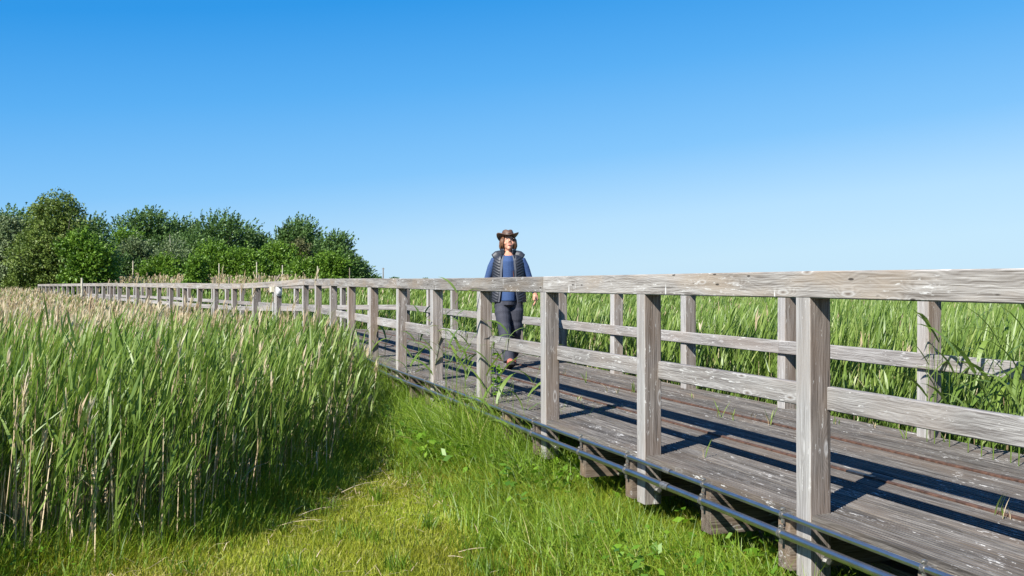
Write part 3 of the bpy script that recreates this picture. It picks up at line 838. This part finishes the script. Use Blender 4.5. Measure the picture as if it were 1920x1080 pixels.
# leafy bindweed climbing by the post
p = deck_pt(931, 744)
bw_ = empty('leafy_climber', p); tag(bw_, 'bright green leafy climber standing on the deck below the lower rail', 'plant')
mbx = MB(); mbx.tube([(0,0,0),(0.01,0,0.15),(-0.01,0.01,0.3),(0.015,0,0.42)], 0.004, 6); mbx.build('stem', M['bark'], bw_)
lv = NB(); n = 46
zz = rng.uniform(0.02,0.42,n); az = rng.uniform(0,6.28,n); rr_ = 0.035+0.03*(1-zz/0.42)
c = np.stack([np.cos(az)*rr_, np.sin(az)*rr_, zz],1)
a = np.stack([np.cos(az)*0.6, np.sin(az)*0.6, rng.normal(0.1,0.5,n)],1)*0.036
bb = np.stack([-np.sin(az), np.cos(az), rng.normal(0,0.4,n)],1)*0.025
lv.quads(c, a, bb, rng.uniform(0.6,1,n), 0); lv.build('leaf_mass', [M['weed']], bw_)

def sprout(px, py, h, kind, label):
    p = deck_pt(px, py)
    ro = empty('weed_sprout', p); tag(ro, label, 'weed', 'small weeds sprouting through the deck boards')
    nb = NB(); n = {'straw':4,'green':5,'tall':3}[kind]
    for k in range(n):
        mt = 1 if (kind == 'straw' and k > 0) or (kind == 'green' and k == 0) else 0
        nb.ribbons(np.array([[random.uniform(-.02,.02), random.uniform(-.02,.02), 0]]), random.uniform(0,6.28), random.uniform(1.1,1.5), random.uniform(-1.2 if mt else 0.6,1.2), h*random.uniform(0.6,1.1), 0.009 if not mt else 0.006, 4, [0.6,1,1,.7,.06], np.array([random.uniform(-.5,.5)]), np.array([random.uniform(0.3,0.9)]), mt)
    nb.build('blade_tuft', [M['reed'], M['dry']], ro)
SP = [(1099,718,0.16,'green','green sprout on the deck behind the rail between the second and third near posts'),
      (1059,704,0.14,'straw','bent straw sprout on the deck just right of the third near post'),
      (1139,735,0.12,'straw','curled straw sprout in the middle of the second bay of deck'),
      (1156,739,0.10,'straw','small straw tuft beside the curled one in the second bay'),
      (1187,736,0.14,'green','green and straw sprout touching the left edge of the second near post'),
      (1087,751,0.06,'green','tiny leafy weed on the rusty strip in the second bay'),
      (1298,747,0.09,'straw','small straw sprout right of the second near post'),
      (1350,783,0.17,'green','tallest green sprout under the lower rail of the first full bay'),
      (1371,788,0.14,'tall','dark leaning blade beside the tallest sprout of the bay'),
      (1412,784,0.10,'straw','pale straw stub near the middle of the bay left of the nearest post'),
      (1444,797,0.15,'green','green and straw sprout left of the nearest post'),
      (1322,858,0.20,'straw','single dry stalk on the board left of the nearest post, near the deck edge'),
      (1568,795,0.07,'green','tiny sprout right behind the nearest post'),
      (1639,802,0.07,'straw','straw stub under the lower rail at right'),
      (1699,823,0.12,'tall','two broad green blades under the lower rail at right'),
      (1773,828,0.07,'green','low curled green weed under the lower rail at the far right'),
      (1870,967,0.18,'tall','tall two bladed sprout beside the rusty strip at the right edge'),
      (1885,972,0.12,'straw','dry straw sprout next to the two bladed one at the right edge')]
for s_ in SP: sprout(*s_)

# ------------------------------------------------------------------ trees
def treemat(name, stops, trans=0.22, rough=0.5):
    return leafmat(name, stops, trans=trans, rough=rough, spec=0.3, tcol=1.25)
TM = {
 'birch': treemat('birch_leaves', [(0,(0.055,0.095,0.016)),(0.5,(0.125,0.18,0.032)),(1,(0.22,0.28,0.065))]),
 'dark': treemat('dark_tree_leaves', [(0,(0.032,0.07,0.016)),(0.5,(0.082,0.155,0.037)),(1,(0.165,0.26,0.085))]),
 'bush': treemat('bush_leaves', [(0,(0.04,0.095,0.01)),(0.5,(0.105,0.20,0.018)),(1,(0.19,0.31,0.035))]),
 'grey': treemat('willow_leaves', [(0,(0.055,0.09,0.032)),(0.5,(0.125,0.175,0.07)),(1,(0.23,0.28,0.14))]),
 'olive': treemat('olive_leaves', [(0,(0.05,0.06,0.02)),(0.5,(0.10,0.11,0.04)),(1,(0.17,0.165,0.07))]),
}
def tree(px, topy, Y, wpx, mat, label, basey=None, lobes=None, shape='round', name='broadleaf_tree', group=None, leaf=0.17, nspray=520, up=0.35, wind=0.35, droop=0.0, seed=0, trunkmat='bark', bare=False):
    rs = np.random.RandomState(1000+seed)
    h = (H - (topy-523)/F*Y)*0.965
    wd = wpx/F*Y*1.12
    nspray = int(nspray*1.9); leaf *= 1.12
    X = at(px, Y)
    ro = empty(name, (X, Y, 0)); tag(ro, label, 'tree' if name != 'bush' else 'bush', group)
    low = 0.04*h if not bare else 0.3*h
    # lobes fill an uneven crown
    lob = []
    nl = 11
    for k in range(nl):
        f = (k+0.5)/nl
        z = low + (h-low)*(0.12+0.74*f)
        if shape == 'round': r = wd*0.5*math.sqrt(max(0.05, 1-(max(0,f-0.28)/0.76)**2))
        elif shape == 'cone': r = wd*0.5*(1.02-0.75*f)
        else: r = wd*0.5*(0.72+0.28*math.sin(f*3.1))
        a = rs.uniform(0,6.28) if k % 2 else rs.choice([0.0,3.14])+rs.normal(0,0.5); q = r*rs.uniform(0.25,0.68)
        lr_ = max(0.22*wd, r*rs.uniform(0.5,0.72))
        lob.append(((q*math.cos(a), q*math.sin(a), z), (lr_, lr_, lr_*rs.uniform(0.65,0.95))))
    lob.append(((0.0,0.0,h-0.17*wd if h-0.17*wd>low else h*0.8), (0.2*wd,0.2*wd,0.17*wd)))
    lc = np.array([l[0] for l in lob]); lr_ = np.array([l[1] for l in lob])
    pr = (lr_[:,0]**2); pr /= pr.sum()
    ids = rs.choice(len(lob), nspray, p=pr)
    u = rs.normal(0,1,(nspray,3)); u /= np.linalg.norm(u,axis=1)[:,None]
    rad = np.where(rs.rand(nspray)<0.7, 1-np.abs(rs.normal(0,0.12,nspray)), rs.uniform(0.35,0.85,nspray))
    rad = np.where(rs.rand(nspray)<0.05, rs.uniform(1.0,1.2,nspray), rad)
    c = lc[ids] + lr_[ids]*u*rad[:,None]
    c[:,2] = np.maximum(c[:,2], 0.25)
    ax = u + np.array([wind,0.0,up+(0.35 if mat == 'dark' else 0.0)]) ; ax /= np.linalg.norm(ax,axis=1)[:,None]
    per = 16
    feather = 1.0 if mat == 'dark' else 0.0
    ln = rs.uniform(0.5,1.2,nspray)*leaf*(4.2+1.6*feather)
    nb = NB()
    t = np.tile(np.linspace(-0.35,1,per), nspray)
    rep = lambda z_: np.repeat(z_, per, axis=0)
    pos = rep(c) + rep(ax)*(t*np.repeat(ln,per)*0.8)[:,None] + rs.normal(0,1,(nspray*per,3))*(leaf*(0.9-0.3*feather)*(1.15-np.clip(t,0,1)))[:,None]
    if droop > 0: pos[:,2] -= droop*np.clip(t,0,1)**2*np.repeat(ln,per)
    ztop = np.percentile(pos[:,2], 99.8); zz_ = pos[:,2]/ztop
    pos[:,2] = np.maximum(0.05, h*zz_)
    d = rep(ax)*0.8 + rs.normal(0,0.55,(nspray*per,3)); 
    if droop > 0: d[:,2] -= droop*0.9
    d /= np.linalg.norm(d,axis=1)[:,None]
    e = np.cross(d, rs.normal(0,1,(nspray*per,3))); e /= (np.linalg.norm(e,axis=1)[:,None]+1e-9)
    sz = leaf*rs.uniform(0.6,1.25,nspray*per)
    tint = np.clip(0.5 + np.repeat(rs.normal(0,0.22,nspray),per) + rs.normal(0,0.11,nspray*per), 0, 1)
    if not bare:
        nb.quads(pos, d*(sz*0.62)[:,None], e*(sz*0.34)[:,None], tint, 0)
    else:
        k = rs.rand(len(pos)) < 0.35
        nb.quads(pos[k], d[k]*(sz[k]*0.5)[:,None], e[k]*(sz[k]*0.3)[:,None], tint[k], 0)
    mb = MB()
    tr_ = max(0.07, 0.022*h)
    mb.tube([(0,0,-0.1),(0.02*h*rs.normal(),0,0.25*h),(0.03*h*rs.normal(),0,0.55*h),(0.0,0,0.85*h)], [tr_,tr_*0.8,tr_*0.55,tr_*0.15], 8)
    for k in range(9 if bare else 7):
        l = lob[rs.randint(len(lob))]
        z0 = rs.uniform(0.2,0.6)*min(h, l[0][2]*1.1)
        e_ = Vector(l[0]) + Vector((rs.normal()*0.2*wd*0.5, rs.normal()*0.2*wd*0.5, 0.12*h))
        mid = Vector((0,0,z0))*0.5 + e_*0.5 + Vector((rs.normal()*0.03*h,rs.normal()*0.03*h,-0.02*h))
        mb.tube([(0,0,z0), mid, e_], [tr_*0.5, tr_*0.34, tr_*0.08], 6)
    mb.build('trunk', M[trunkmat], ro)
    nb.build('crown', [TM[mat]], ro)
    return ro

G1 = 'trees at the edge of the marsh'
tree(20, 384, 88, 130, 'dark', 'dark tree behind the willow at the left picture edge', seed=1, group=G1, nspray=700)
tree(98, 392, 92, 120, 'dark', 'dark tree half hidden behind the tall birch', seed=2, group=G1, nspray=600)
tree(168, 396, 90, 80, 'dark', 'dark tree showing at the right shoulder of the birch', seed=3, group=G1, nspray=500)
tree(112, 356, 70, 150, 'birch', 'tall yellow green birch with thin drooping top, highest of all trees', seed=4, group=G1, shape='cone', nspray=1150, leaf=0.13, droop=0.6, up=0.2, wind=0.15)
tree(8, 400, 72, 110, 'grey', 'pale drooping willow at the left picture edge', seed=5, group=G1, droop=0.8, nspray=800, leaf=0.14, up=0.0, shape='col')
tree(66, 430, 68, 90, 'birch', 'light green low birch in front of the tall one', seed=6, group=G1, droop=0.5, nspray=650, leaf=0.13, shape='col')
tree(160, 425, 66, 85, 'bush', 'glossy bright green broadleaf tree right of the birch', seed=7, group=G1, nspray=700, leaf=0.15, shape='col')
tree(275, 387, 122, 125, 'dark', 'blue green windswept tree, leftmost of the wood on the right', seed=8, group=G1, nspray=900, leaf=0.22, up=0.6, wind=0.5)
tree(345, 402, 126, 90, 'dark', 'dark tree between the two rounded crowns of the wood', seed=21, group=G1, nspray=600, leaf=0.22, up=0.5, wind=0.5)
tree(402, 394, 120, 145, 'dark', 'broad dark rounded tree in the middle of the wood', seed=9, group=G1, nspray=1000, leaf=0.22, up=0.5, wind=0.5)
tree(465, 424, 124, 80, 'dark', 'smaller dark tree in the dip between two big crowns', seed=10, group=G1, nspray=600, leaf=0.22, up=0.6, wind=0.6)
tree(552, 403, 118, 125, 'dark', 'tall tree with spiky windblown top in the right half of the wood', seed=11, group=G1, nspray=950, leaf=0.21, up=0.7, wind=0.55)
tree(626, 432, 116, 104, 'dark', 'rounded tree at the right end of the wood', seed=12, group=G1, nspray=900, leaf=0.21, up=0.4, wind=0.4)
tree(656, 470, 114, 50, 'dark', 'low dark tree closing the right end of the wood', seed=13, group=G1, nspray=450, leaf=0.2)
tree(230, 424, 108, 85, 'bush', 'bright green tree at the left of the lower storey', seed=14, group=G1, nspray=600, leaf=0.19)
tree(262, 440, 104, 95, 'grey', 'grey green willow bush under the leftmost crown of the wood', seed=15, group=G1, nspray=650, leaf=0.17)
tree(328, 437, 99.0, 66, 'grey', 'half bare tree with pale twisted branches', seed=16, group=G1, nspray=420, leaf=0.17, trunkmat='palebark', bare=True)
tree(306, 474, 97, 80, 'bush', 'low green bush in front of the half bare tree', seed=17, group=G1, nspray=600, leaf=0.17, name='bush')
tree(405, 448, 104, 110, 'bush', 'wide fresh green tree under the broad dark crown', seed=18, group=G1, nspray=700, leaf=0.18)
tree(468, 462, 103, 100, 'bush', 'low fresh green bush in the middle of the wood edge', seed=19, group=G1, nspray=600, leaf=0.18, name='bush')
tree(525, 450, 106, 80, 'bush', 'mid green tree before the tall spiky one', seed=20, group=G1, nspray=600, leaf=0.18)
tree(562, 445, 107, 60, 'olive', 'brownish olive tree among the dark crowns', seed=22, group=G1, nspray=420, leaf=0.18)
tree(618, 468, 103, 72, 'bush', 'green bush at the foot of the rounded end tree', seed=23, group=G1, nspray=550, leaf=0.17, name='bush')
tree(225, 470, 102, 60, 'dark', 'dark low bush beside the birch group', seed=24, group=G1, nspray=420, leaf=0.18, name='bush')
tree(565, 480, 102, 70, 'bush', 'low bush under the olive tree', seed=25, group=G1, nspray=420, leaf=0.17, name='bush')
tree(368, 475, 60, 42, 'bush', 'small bright bush standing alone in front of the wood', seed=26, nspray=420, leaf=0.12, name='bush', shape='cone')
for k, (px, ty, Y, wp) in enumerate([(704,516,420,22),(740,519,600,14),(684,513,300,24),(798,520.5,700,8)]):
    tree(px, ty, Y, wp, 'dark', ['far low dark thicket trailing off the right end of the wood','tiny far bush on the horizon right of the pole','distant dark bush just behind the end of the wood','tiniest dark bush on the horizon towards the woman'][k], seed=30+k, nspray=160, leaf=0.45, name='bush')

# ------------------------------------------------------------------ posts and poles in the field
def fpost(px, topy, Y, wd_, label, mat='fieldpost', lean=0.0, name='fence_post', cat='post', group='old fence posts in the reeds before the wood'):
    h = H-(topy-523)/F*Y
    o_ = MB(); o_.tube([(0,0,-0.2),(0,0,h*0.5),(lean*h,0,h)], [wd_*0.5, wd_*0.48, wd_*0.42], 8)
    ob = o_.build(name, M[mat]); ob.location = (at(px, Y)-lean*h*0.5, Y, 0)
    tag(ob, label, cat, group); return ob
fpost(282.5, 522, 56, 0.11, 'dark short fence post, leftmost in the reeds before the wood')
fpost(400.5, 520, 56, 0.10, 'fence post, left one of a close pair right of the lone bush')
fpost(404, 519.5, 57, 0.09, 'fence post, right one of a close pair right of the lone bush')
fpost(429, 519, 56, 0.11, 'upright fence post standing alone between the pair and the leaning post')
fpost(459, 522, 56, 0.10, 'short fence post half hidden behind a tan plume')
fpost(486.5, 516, 54, 0.12, 'tall fence post left of the leaning one')
fpost(513, 515, 54, 0.11, 'leaning brace post propped against another fence post', lean=0.35)
fpost(516.5, 517, 54, 0.12, 'upright fence post that carries the leaning brace')
GP = 'thin bare poles along the wood edge'
fpost(249.3, 489, 98, 0.12, 'thin pale pole in front of the grey willow bush', 'palepost', name='pole', cat='pole', group=GP)
fpost(410.7, 494, 98, 0.11, 'thin pole before the wide fresh green tree', 'palepost', name='pole', cat='pole', group=GP)
fpost(481.3, 491, 98, 0.11, 'thin pole before the dip between two big crowns', 'palepost', name='pole', cat='pole', group=GP)
fpost(529.6, 497, 98, 0.11, 'thin pole before the tall spiky tree', 'palepost', name='pole', cat='pole', group=GP)
fpost(595.4, 499, 98, 0.11, 'thin pole left of the rounded end tree', 'palepost', name='pole', cat='pole', group=GP)
fpost(655.6, 502, 98, 0.11, 'thin pole against the dark end of the wood', 'fieldpost', name='pole', cat='pole', group=GP)
fpost(153.4, 521, 44, 0.10, 'pale square marker post rising beside the far railing', 'palepost', name='marker_post')
up_ = empty('utility_pole', (at(718.5,260), 260, 0)); tag(up_, 'lone utility pole on the horizon right of the wood', 'pole')
hp = H-(502-523)/F*260
mb = MB(); mb.tube([(0,0,-0.2),(0,0,hp)], [0.16,0.12], 8); mb.build('mast', M['fieldpost'], up_)
mb = MB(); mb.box(-0.35,0.35,-0.05,0.05,hp-0.35,hp-0.22); mb.build('crossarm', M['fieldpost'], up_)

# ------------------------------------------------------------------ the walking woman
def fabric(name, col, rough=0.8, n=0.15, scale=90, spec=0.3, bump=0.15):
    return simple(name, col, rough=rough, noise=n, nscale=scale, spec=spec, bump=bump)
M['skin'] = simple('skin', (0.52,0.26,0.17), rough=0.5, noise=0.08, nscale=30)
M['hair'] = simple('auburn_hair', (0.13,0.058,0.026), rough=0.5, noise=0.5, nscale=60)
M['hat'] = simple('brown_leather_hat', (0.105,0.056,0.034), rough=0.6, noise=0.35, nscale=25, bump=0.2)
M['hatband'] = simple('dark_hat_band', (0.035,0.02,0.014), rough=0.5, noise=0.2)
M['shirt'] = fabric('blue_shirt', (0.038,0.074,0.175))
M['vest'] = fabric('dark_quilted_vest', (0.022,0.025,0.034), rough=0.5, spec=0.5)
M['vestlining'] = fabric('grey_vest_lining', (0.10,0.105,0.12))
M['trousers'] = fabric('slate_trousers', (0.042,0.044,0.058), rough=0.75)
M['shoe'] = fabric('coral_shoe', (0.50,0.16,0.11))
M['sole'] = simple('black_rubber_sole', (0.012,0.012,0.013), rough=0.7, noise=0.2)
M['eye'] = simple('dark_eye', (0.03,0.022,0.018), rough=0.25)
M['lips'] = simple('lips', (0.42,0.13,0.11), rough=0.45)
M['strap'] = simple('brown_leather_strap', (0.16,0.06,0.03), rough=0.6, noise=0.2)
M['blackcord'] = simple('black_cord', (0.015,0.015,0.018), rough=0.6)
M['glassframe'] = simple('thin_metal_frame', (0.25,0.2,0.15), rough=0.3, metal=1.0)

pp = deck_pt(953, 688)
PW = empty('person', (pp.x, pp.y, pp.z))
tag(PW, 'woman in brown wide brimmed hat, dark quilted vest and blue shirt walking along the boardwalk', 'person')
def under(o): o.parent = PW; return o
def finish(o, voxel, smooth=4, sub=0):
    m = o.modifiers.new('Remesh', 'REMESH'); m.mode = 'VOXEL'; m.voxel_size = voxel; m.use_smooth_shade = True
    s = o.modifiers.new('Smooth', 'SMOOTH'); s.factor = 0.5; s.iterations = smooth
    return under(o)
LA = [(-.165,.0,1.39), (-.218,.01,1.29), (-.268,.03,1.13), (-.305,-.015,.98), (-.32,-.04,.90)]
RA = [(.165,.0,1.39), (.218,.01,1.29), (.270,.03,1.14), (.325,-.01,1.0), (.345,-.03,.945)]
LL_ = [(-.085,0,.88), (-.075,-.07,.70), (-.045,-.17,.47), (-.01,-.235,.26), (.015,-.29,.09)]
RL_ = [(.09,0.01,.88), (.10,.0,.70), (.09,.02,.47), (.075,.16,.27), (.06,.29,.15)]
# body: one continuous surface of skin
mb = MB()
mb.tube([(0,0,.84),(0,0,.98),(0,0,1.15),(0,-.005,1.32),(0,.0,1.42),(0,.005,1.47)], [(.145,.10),(.135,.095),(.125,.09),(.145,.10),(.13,.085),(.06,.06)], 16)
mb.tube([(0,.01,1.42),(0,.0,1.49),(0,-.012,1.56)], [.056,.052,.05], 12)
mb.ball((0,.0,1.615), (.074,.092,.105), 20, 14)
mb.ball((0,-.03,1.56), (.060,.066,.062), 16, 10)      # jaw
mb.ball((0,-.078,1.515), (.026,.022,.02), 10, 8)      # chin
mb.tube([(0,-.088,1.63),(0,-.102,1.60),(0,-.108,1.582)], [.010,.014,.017], 8)
mb.ball((-.013,-.097,1.578), .011, 8, 6); mb.ball((.013,-.097,1.578), .011, 8, 6)
for sx in (-1, 1):
    mb.ball((sx*.04,-.066,1.575), (.028,.024,.026), 10, 8)        # cheeks
    mb.ball((sx*.03,-.077,1.653), (.026,.014,.009), 10, 6)        # brow
    mb.ball((sx*.076,.005,1.605), (.010,.022,.034), 8, 8)         # ears
for A, s in ((LA, -1), (RA, 1)):
    mb.tube(A, [.044,.042,.036,.029,.024], 12)
    hx, hy, hz = A[-1]
    mb.tube([(hx,hy,hz+.005),(hx+s*.004,hy-.010,hz-.04),(hx+s*.004,hy-.018,hz-.085)], [(.020,.026),(.017,.038),(.015,.036)], 12)
    for k, (oy, ln) in enumerate(((-.030,.062),(-.011,.074),(.009,.070),(.027,.054))):
        b0 = Vector((hx+s*.004, hy-.018+oy, hz-.082))
        mb.tube([b0, b0+Vector((-s*.004,-.006,-ln*.45)), b0+Vector((-s*.016,-.010,-ln*.8)), b0+Vector((-s*.028,-.012,-ln))], [.0095,.009,.008,.0065], 8)
    b0 = Vector((hx+s*.002, hy-.032, hz-.028))
    mb.tube([b0, b0+Vector((-s*.006,-.026,-.025)), b0+Vector((-s*.012,-.034,-.055))], [.012,.0105,.008], 8)
for A in (LL_, RL_):
    mb.tube(A, [.075,.068,.052,.045,.036], 12)
TILT = Matrix.Translation((0,0.01,1.54)) @ Matrix.Rotation(R(11),4,'Z') @ Matrix.Rotation(R(-18),4,'X') @ Matrix.Translation((0,-0.01,-1.54))
def tilt(mb, lo=1.44, hi=1.56):
    out = []
    for p in mb.v:
        p = Vector(p); k = min(1, max(0, (p.z-lo)/(hi-lo)))
        out.append(tuple(p.lerp(TILT @ p, k)) if p.z > lo and abs(p.x) < 0.17 else tuple(p))
    mb.v = out
    return mb
body = finish(tilt(mb).build('body', M['skin']), 0.0065, 2)
# face details
for sx in (-1, 1):
    mb = MB(); mb.ball((sx*.029,-.083,1.628), (.010,.007,.005), 10, 8); under(tilt(mb).build('eye', M['eye'], None, True))
mb = MB(); mb.ball((.002,-.0965,1.545), (.024,.008,.0075), 12, 8); under(tilt(mb).build('mouth', M['lips'], None, True))
mb = MB()
for sx in (-1, 1):
    c = Vector((sx*.031,-.101,1.625))
    pts = [c+Vector((.025*math.cos(t), .004*math.sin(t)*0, .018*math.sin(t))) for t in np.linspace(0, 2*math.pi, 18)]
    mb.tube(pts, .0010, 6, cap=False)
    mb.tube([c+Vector((sx*.025,0,.004)), (sx*.076,-.04,1.63), (sx*.078,.01,1.625)], .0016, 6)
mb.tube([(-.006,-.104,1.628),(.006,-.104,1.628)], .0016, 6)
under(tilt(mb).build('glasses', M['glassframe']))
# hair: strands falling from under the hat to the collar
mb = MB(); rh = random.Random(3)
for k in range(150):
    a = rh.uniform(0.86, 2*math.pi-0.86)          # 0 is the front
    fx, fy = math.sin(a), -math.cos(a)
    r0 = rh.uniform(0.9, 1.0)
    top = Vector((fx*.070*r0, fy*.085*r0, 1.69))
    wv = rh.uniform(-.010,.012)
    m1 = Vector((fx*(.090+wv), fy*(.100+wv)+.004, 1.625))
    m2 = Vector((fx*(.098+wv), fy*(.098+wv)+.012, 1.56))
    end = Vector((fx*(.082+wv)+rh.uniform(-.012,.012), fy*.085+.018, rh.uniform(1.495,1.545)))
    mb.tube([top, m1, m2, end], [.008,.013,.012,.004], 6)
under(tilt(mb).build('hair', M['hair'], None, True))
# hat
hat = MB()
n = 40
def ringz(rx, ry, z, dent=0.0, cy=0.0):
    return [(rx*math.cos(t), cy+ry*math.sin(t), z - dent*math.exp(-((math.cos(t))/0.45)**2)*1.0) for t in [2*math.pi*i/n for i in range(n)]]
rings = [ringz(.080,.100,1.672), ringz(.081,.100,1.69), ringz(.078,.096,1.715), ringz(.074,.090,1.742), ringz(.066,.078,1.764), ringz(.048,.058,1.774), ringz(.024,.030,1.768), ringz(.004,.006,1.758)]
rings = [[(x + 0, y, z - (0.016*math.exp(-(x/.022)**2) if z > 1.755 else 0)) for x,y,z in r] for r in rings]
hat.loft(rings, True)
def brim(rr, dzz):
    out = []
    for i in range(n):
        t = 2*math.pi*i/n
        x = (.080+rr*.064)*math.cos(t); y = (.100+rr*(.075 if math.sin(t) > 0 else .055))*math.sin(t)
        z = 1.674 + 0.056*(rr**1.5)*abs(math.cos(t))**2.0 - 0.012*rr*abs(math.sin(t))**2 + (0.006*rr if math.cos(t) > 0 else -0.004*rr)
        out.append((x, y, z+dzz))
    return out
rs_ = [0, .25, .5, .75, .95, 1.0]
hat.loft([brim(r, .005) for r in rs_] + [brim(r, -.005) for r in rs_[::-1]], False)
hb = under(tilt(hat).build('hat', M['hat'], None, True))
mb = MB(); mb.loft([ringz(.083,.103,1.678), ringz(.0835,.1035,1.69), ringz(.082,.101,1.700)], False); x_ = tilt(mb).build('hat_band', M['hatband'], hb, True)
# shirt
mb = MB()
mb.tube([(0,0,.855),(0,0,.93),(0,0,1.08),(0,-.006,1.25),(0,-.002,1.36),(0,.0,1.42),(0,.004,1.452)], [(.175,.122),(.172,.125),(.158,.118),(.168,.128),(.175,.115),(.135,.09),(.072,.068)], 20)
for A in (LA, RA):
    mb.tube(A[:-1]+[tuple(Vector(A[-1])+Vector((0,0,.012)))], [.056,.053,.047,.041,.034], 14)
finish(mb.build('shirt', M['shirt']), 0.008, 4)
# trousers
mb = MB()
mb.tube([(0,0,.80),(0,0,.86),(0,0,.93)], [(.165,.112),(.168,.118),(.150,.110)], 18)
def legs(A, wv):
    pts = [Vector(A[0])+Vector((0,0,.02))]; rad = [.098]
    for k in range(len(A)-1):
        for j in range(1, 7):
            t = j/6.0
            q = Vector(A[k]).lerp(Vector(A[k+1]), t)
            base_ = [.100,.098,.080,.078,.074]
            r = base_[k]*(1-t)+base_[k+1]*t
            pts.append(q); rad.append(r + 0.0038*math.sin((k*6+j)*2.4+wv) + 0.0022*math.sin((k*6+j)*1.1+wv))
    mb.tube(pts, rad, 16)
legs(LL_, 0.3); legs(RL_, 1.9)
finish(mb.build('trousers', M['trousers']), 0.0075, 2)
# vest: open at the front, chevron quilting in its own relief
mb = MB(); n = 96
zs = np.linspace(.835, 1.445, 92)
rings_o = []; rings_i = []
for z in zs:
    rx = float(np.interp(z, [.835,.90,1.05,1.22,1.34,1.40,1.43,1.445], [.225,.226,.205,.205,.203,.188,.160,.125]))
    ry = float(np.interp(z, [.835,.90,1.05,1.22,1.34,1.40,1.43,1.445], [.150,.155,.145,.150,.140,.122,.105,.09]))
    th0 = float(np.interp(z, [.835,1.0,1.25,1.40,1.445], [.60,.50,.46,.50,.62]))
    ro_, ri_ = [], []
    for i in range(n):
        th = th0 + (2*math.pi-2*th0)*i/(n-1)
        sx, cy = math.sin(th), -math.cos(th)
        fold = abs(th-math.pi/2) if th < math.pi else abs(th-3*math.pi/2)
        q = (z + 0.085*(abs(fold-0.45) if th0 < th < 2*math.pi-th0 else 0))/0.036
        puff = 0.010*abs(math.sin(math.pi*q))**0.6
        if i in (0, n-1) or i in (1, n-2): puff = 0.004
        # keep shoulders open for the arms
        ro_.append(((rx+puff)*sx, (ry+puff)*cy, z)); ri_.append(((rx-.006)*sx, (ry-.006)*cy, z))
    rings_o.append(ro_); rings_i.append(ri_)
loop = [o_ + i_[::-1] for o_, i_ in zip(rings_o, rings_i)]
mb.loft(loop, True)
# small caps over the shoulder joints
under(mb.build('vest', M['vest'], None, True))
mb = MB()
for s in (-1, 1):
    mb.tube([(s*.070,.018,1.432),(s*.125,.008,1.410),(s*.172,.004,1.378)], [(.044,.085),(.050,.098),(.048,.090)], 16)
finish(mb.build('vest_yoke', M['vest']), 0.009, 5)
# turned out front edges and collar of the vest
mb = MB()
for s in (-1, 1):
    for (xa, xb, w0) in ((.093,.118,0),):
        rr1 = [(s*(.098+.012*t), -.152+.040*t, z) for t in (0,) for z in ()]
    pts_o = [(s*.060,-.100,1.445),(s*.092,-.128,1.38),(s*.105,-.148,1.25),(s*.104,-.143,1.08),(s*.118,-.142,.93),(s*.13,-.128,.84)]
    pts_i = [(s*.042,-.088,1.44),(s*.066,-.138,1.37),(s*.078,-.160,1.25),(s*.085,-.153,1.08),(s*.100,-.152,.93),(s*.115,-.136,.84)]
    rows = []
    for o_, i_ in zip(pts_o, pts_i):
        rows.append([o_, i_, (i_[0], i_[1]+.006, i_[2]), (o_[0], o_[1]+.008, o_[2])])
    mb.loft(rows, True)
under(mb.build('vest_facing', M['vestlining']))
mb = MB()
rows_o, rows_i = [], []
for z, r_ in ((1.435,.082),(1.47,.085),(1.505,.092),(1.525,.097)):
    o_, i_ = [], []
    for k in range(33):
        th = .62 + (2*math.pi-1.24)*k/32
        pf = .006*abs(math.sin(z*95))
        o_.append(((r_+pf)*math.sin(th), .006-(r_+pf)*math.cos(th), z)); i_.append(((r_-.012)*math.sin(th), .006-(r_-.012)*math.cos(th), z))
    rows_o.append(o_ + i_[::-1])
mb.loft(rows_o, True)
under(mb.build('collar', M['vest'], None, True))
# camera strap and cord
mb = MB()
sp_ = [(.060,-.085,1.452),(.052,-.118,1.38),(.060,-.142,1.26),(.075,-.146,1.12),(.088,-.142,1.0)]
mb.tube(sp_, [(.009,.003)]*5, 8); under(mb.build('strap', M['strap'], None, True))
mb = MB(); mb.tube([(-.055,-.088,1.45),(-.042,-.128,1.36),(-.030,-.146,1.24),(-.018,-.142,1.12),(-.012,-.138,1.02)], .0045, 6); under(mb.build('cord', M['blackcord']))
# shoes
def shoe(ankle, pitch, yaw):
    mb = MB(); ms = MB()
    def oval(y, w_, z0, z1, m=14):
        return [(w_*math.cos(2*math.pi*i/m), y, (z0+z1)/2+(z1-z0)/2*math.sin(2*math.pi*i/m)) for i in range(m)]
    st = [(.075,.022,-.06,-.02),(.065,.034,-.075,.02),(.03,.038,-.078,.045),(-.02,.040,-.078,.03),(-.08,.045,-.078,-.005),(-.13,.046,-.078,-.025),(-.165,.036,-.075,-.04),(-.182,.014,-.066,-.052)]
    mb.loft([oval(y,w_,z0,z1) for y,w_,z0,z1 in st])
    def flat(y, w_, z0, z1): return [(-w_,y,z0),(w_,y,z0),(w_,y,z1),(-w_,y,z1)]
    ms.loft([flat(y,w_,-.098,-.070) for y,w_ in ((.085,.026),(.07,.038),(.0,.038),(-.07,.046),(-.14,.050),(-.175,.040),(-.195,.016))])
    ob = mb.build('shoe', M['shoe'], None, True); so_ = ms.build('sole', M['sole'], ob)
    mt = MB()
    mt.loft([oval(-.166,.042,-.080,-.046), oval(-.180,.033,-.078,-.050), oval(-.192,.017,-.072,-.052)])
    mt.build('toe_cap', M['sole'], ob, True)
    ob.location = ankle; ob.rotation_euler = (pitch, 0, yaw); under(ob)
shoe((.018,-.30,.112), R(-17), R(10))
shoe((.062,.30,.165), R(35), R(-6))
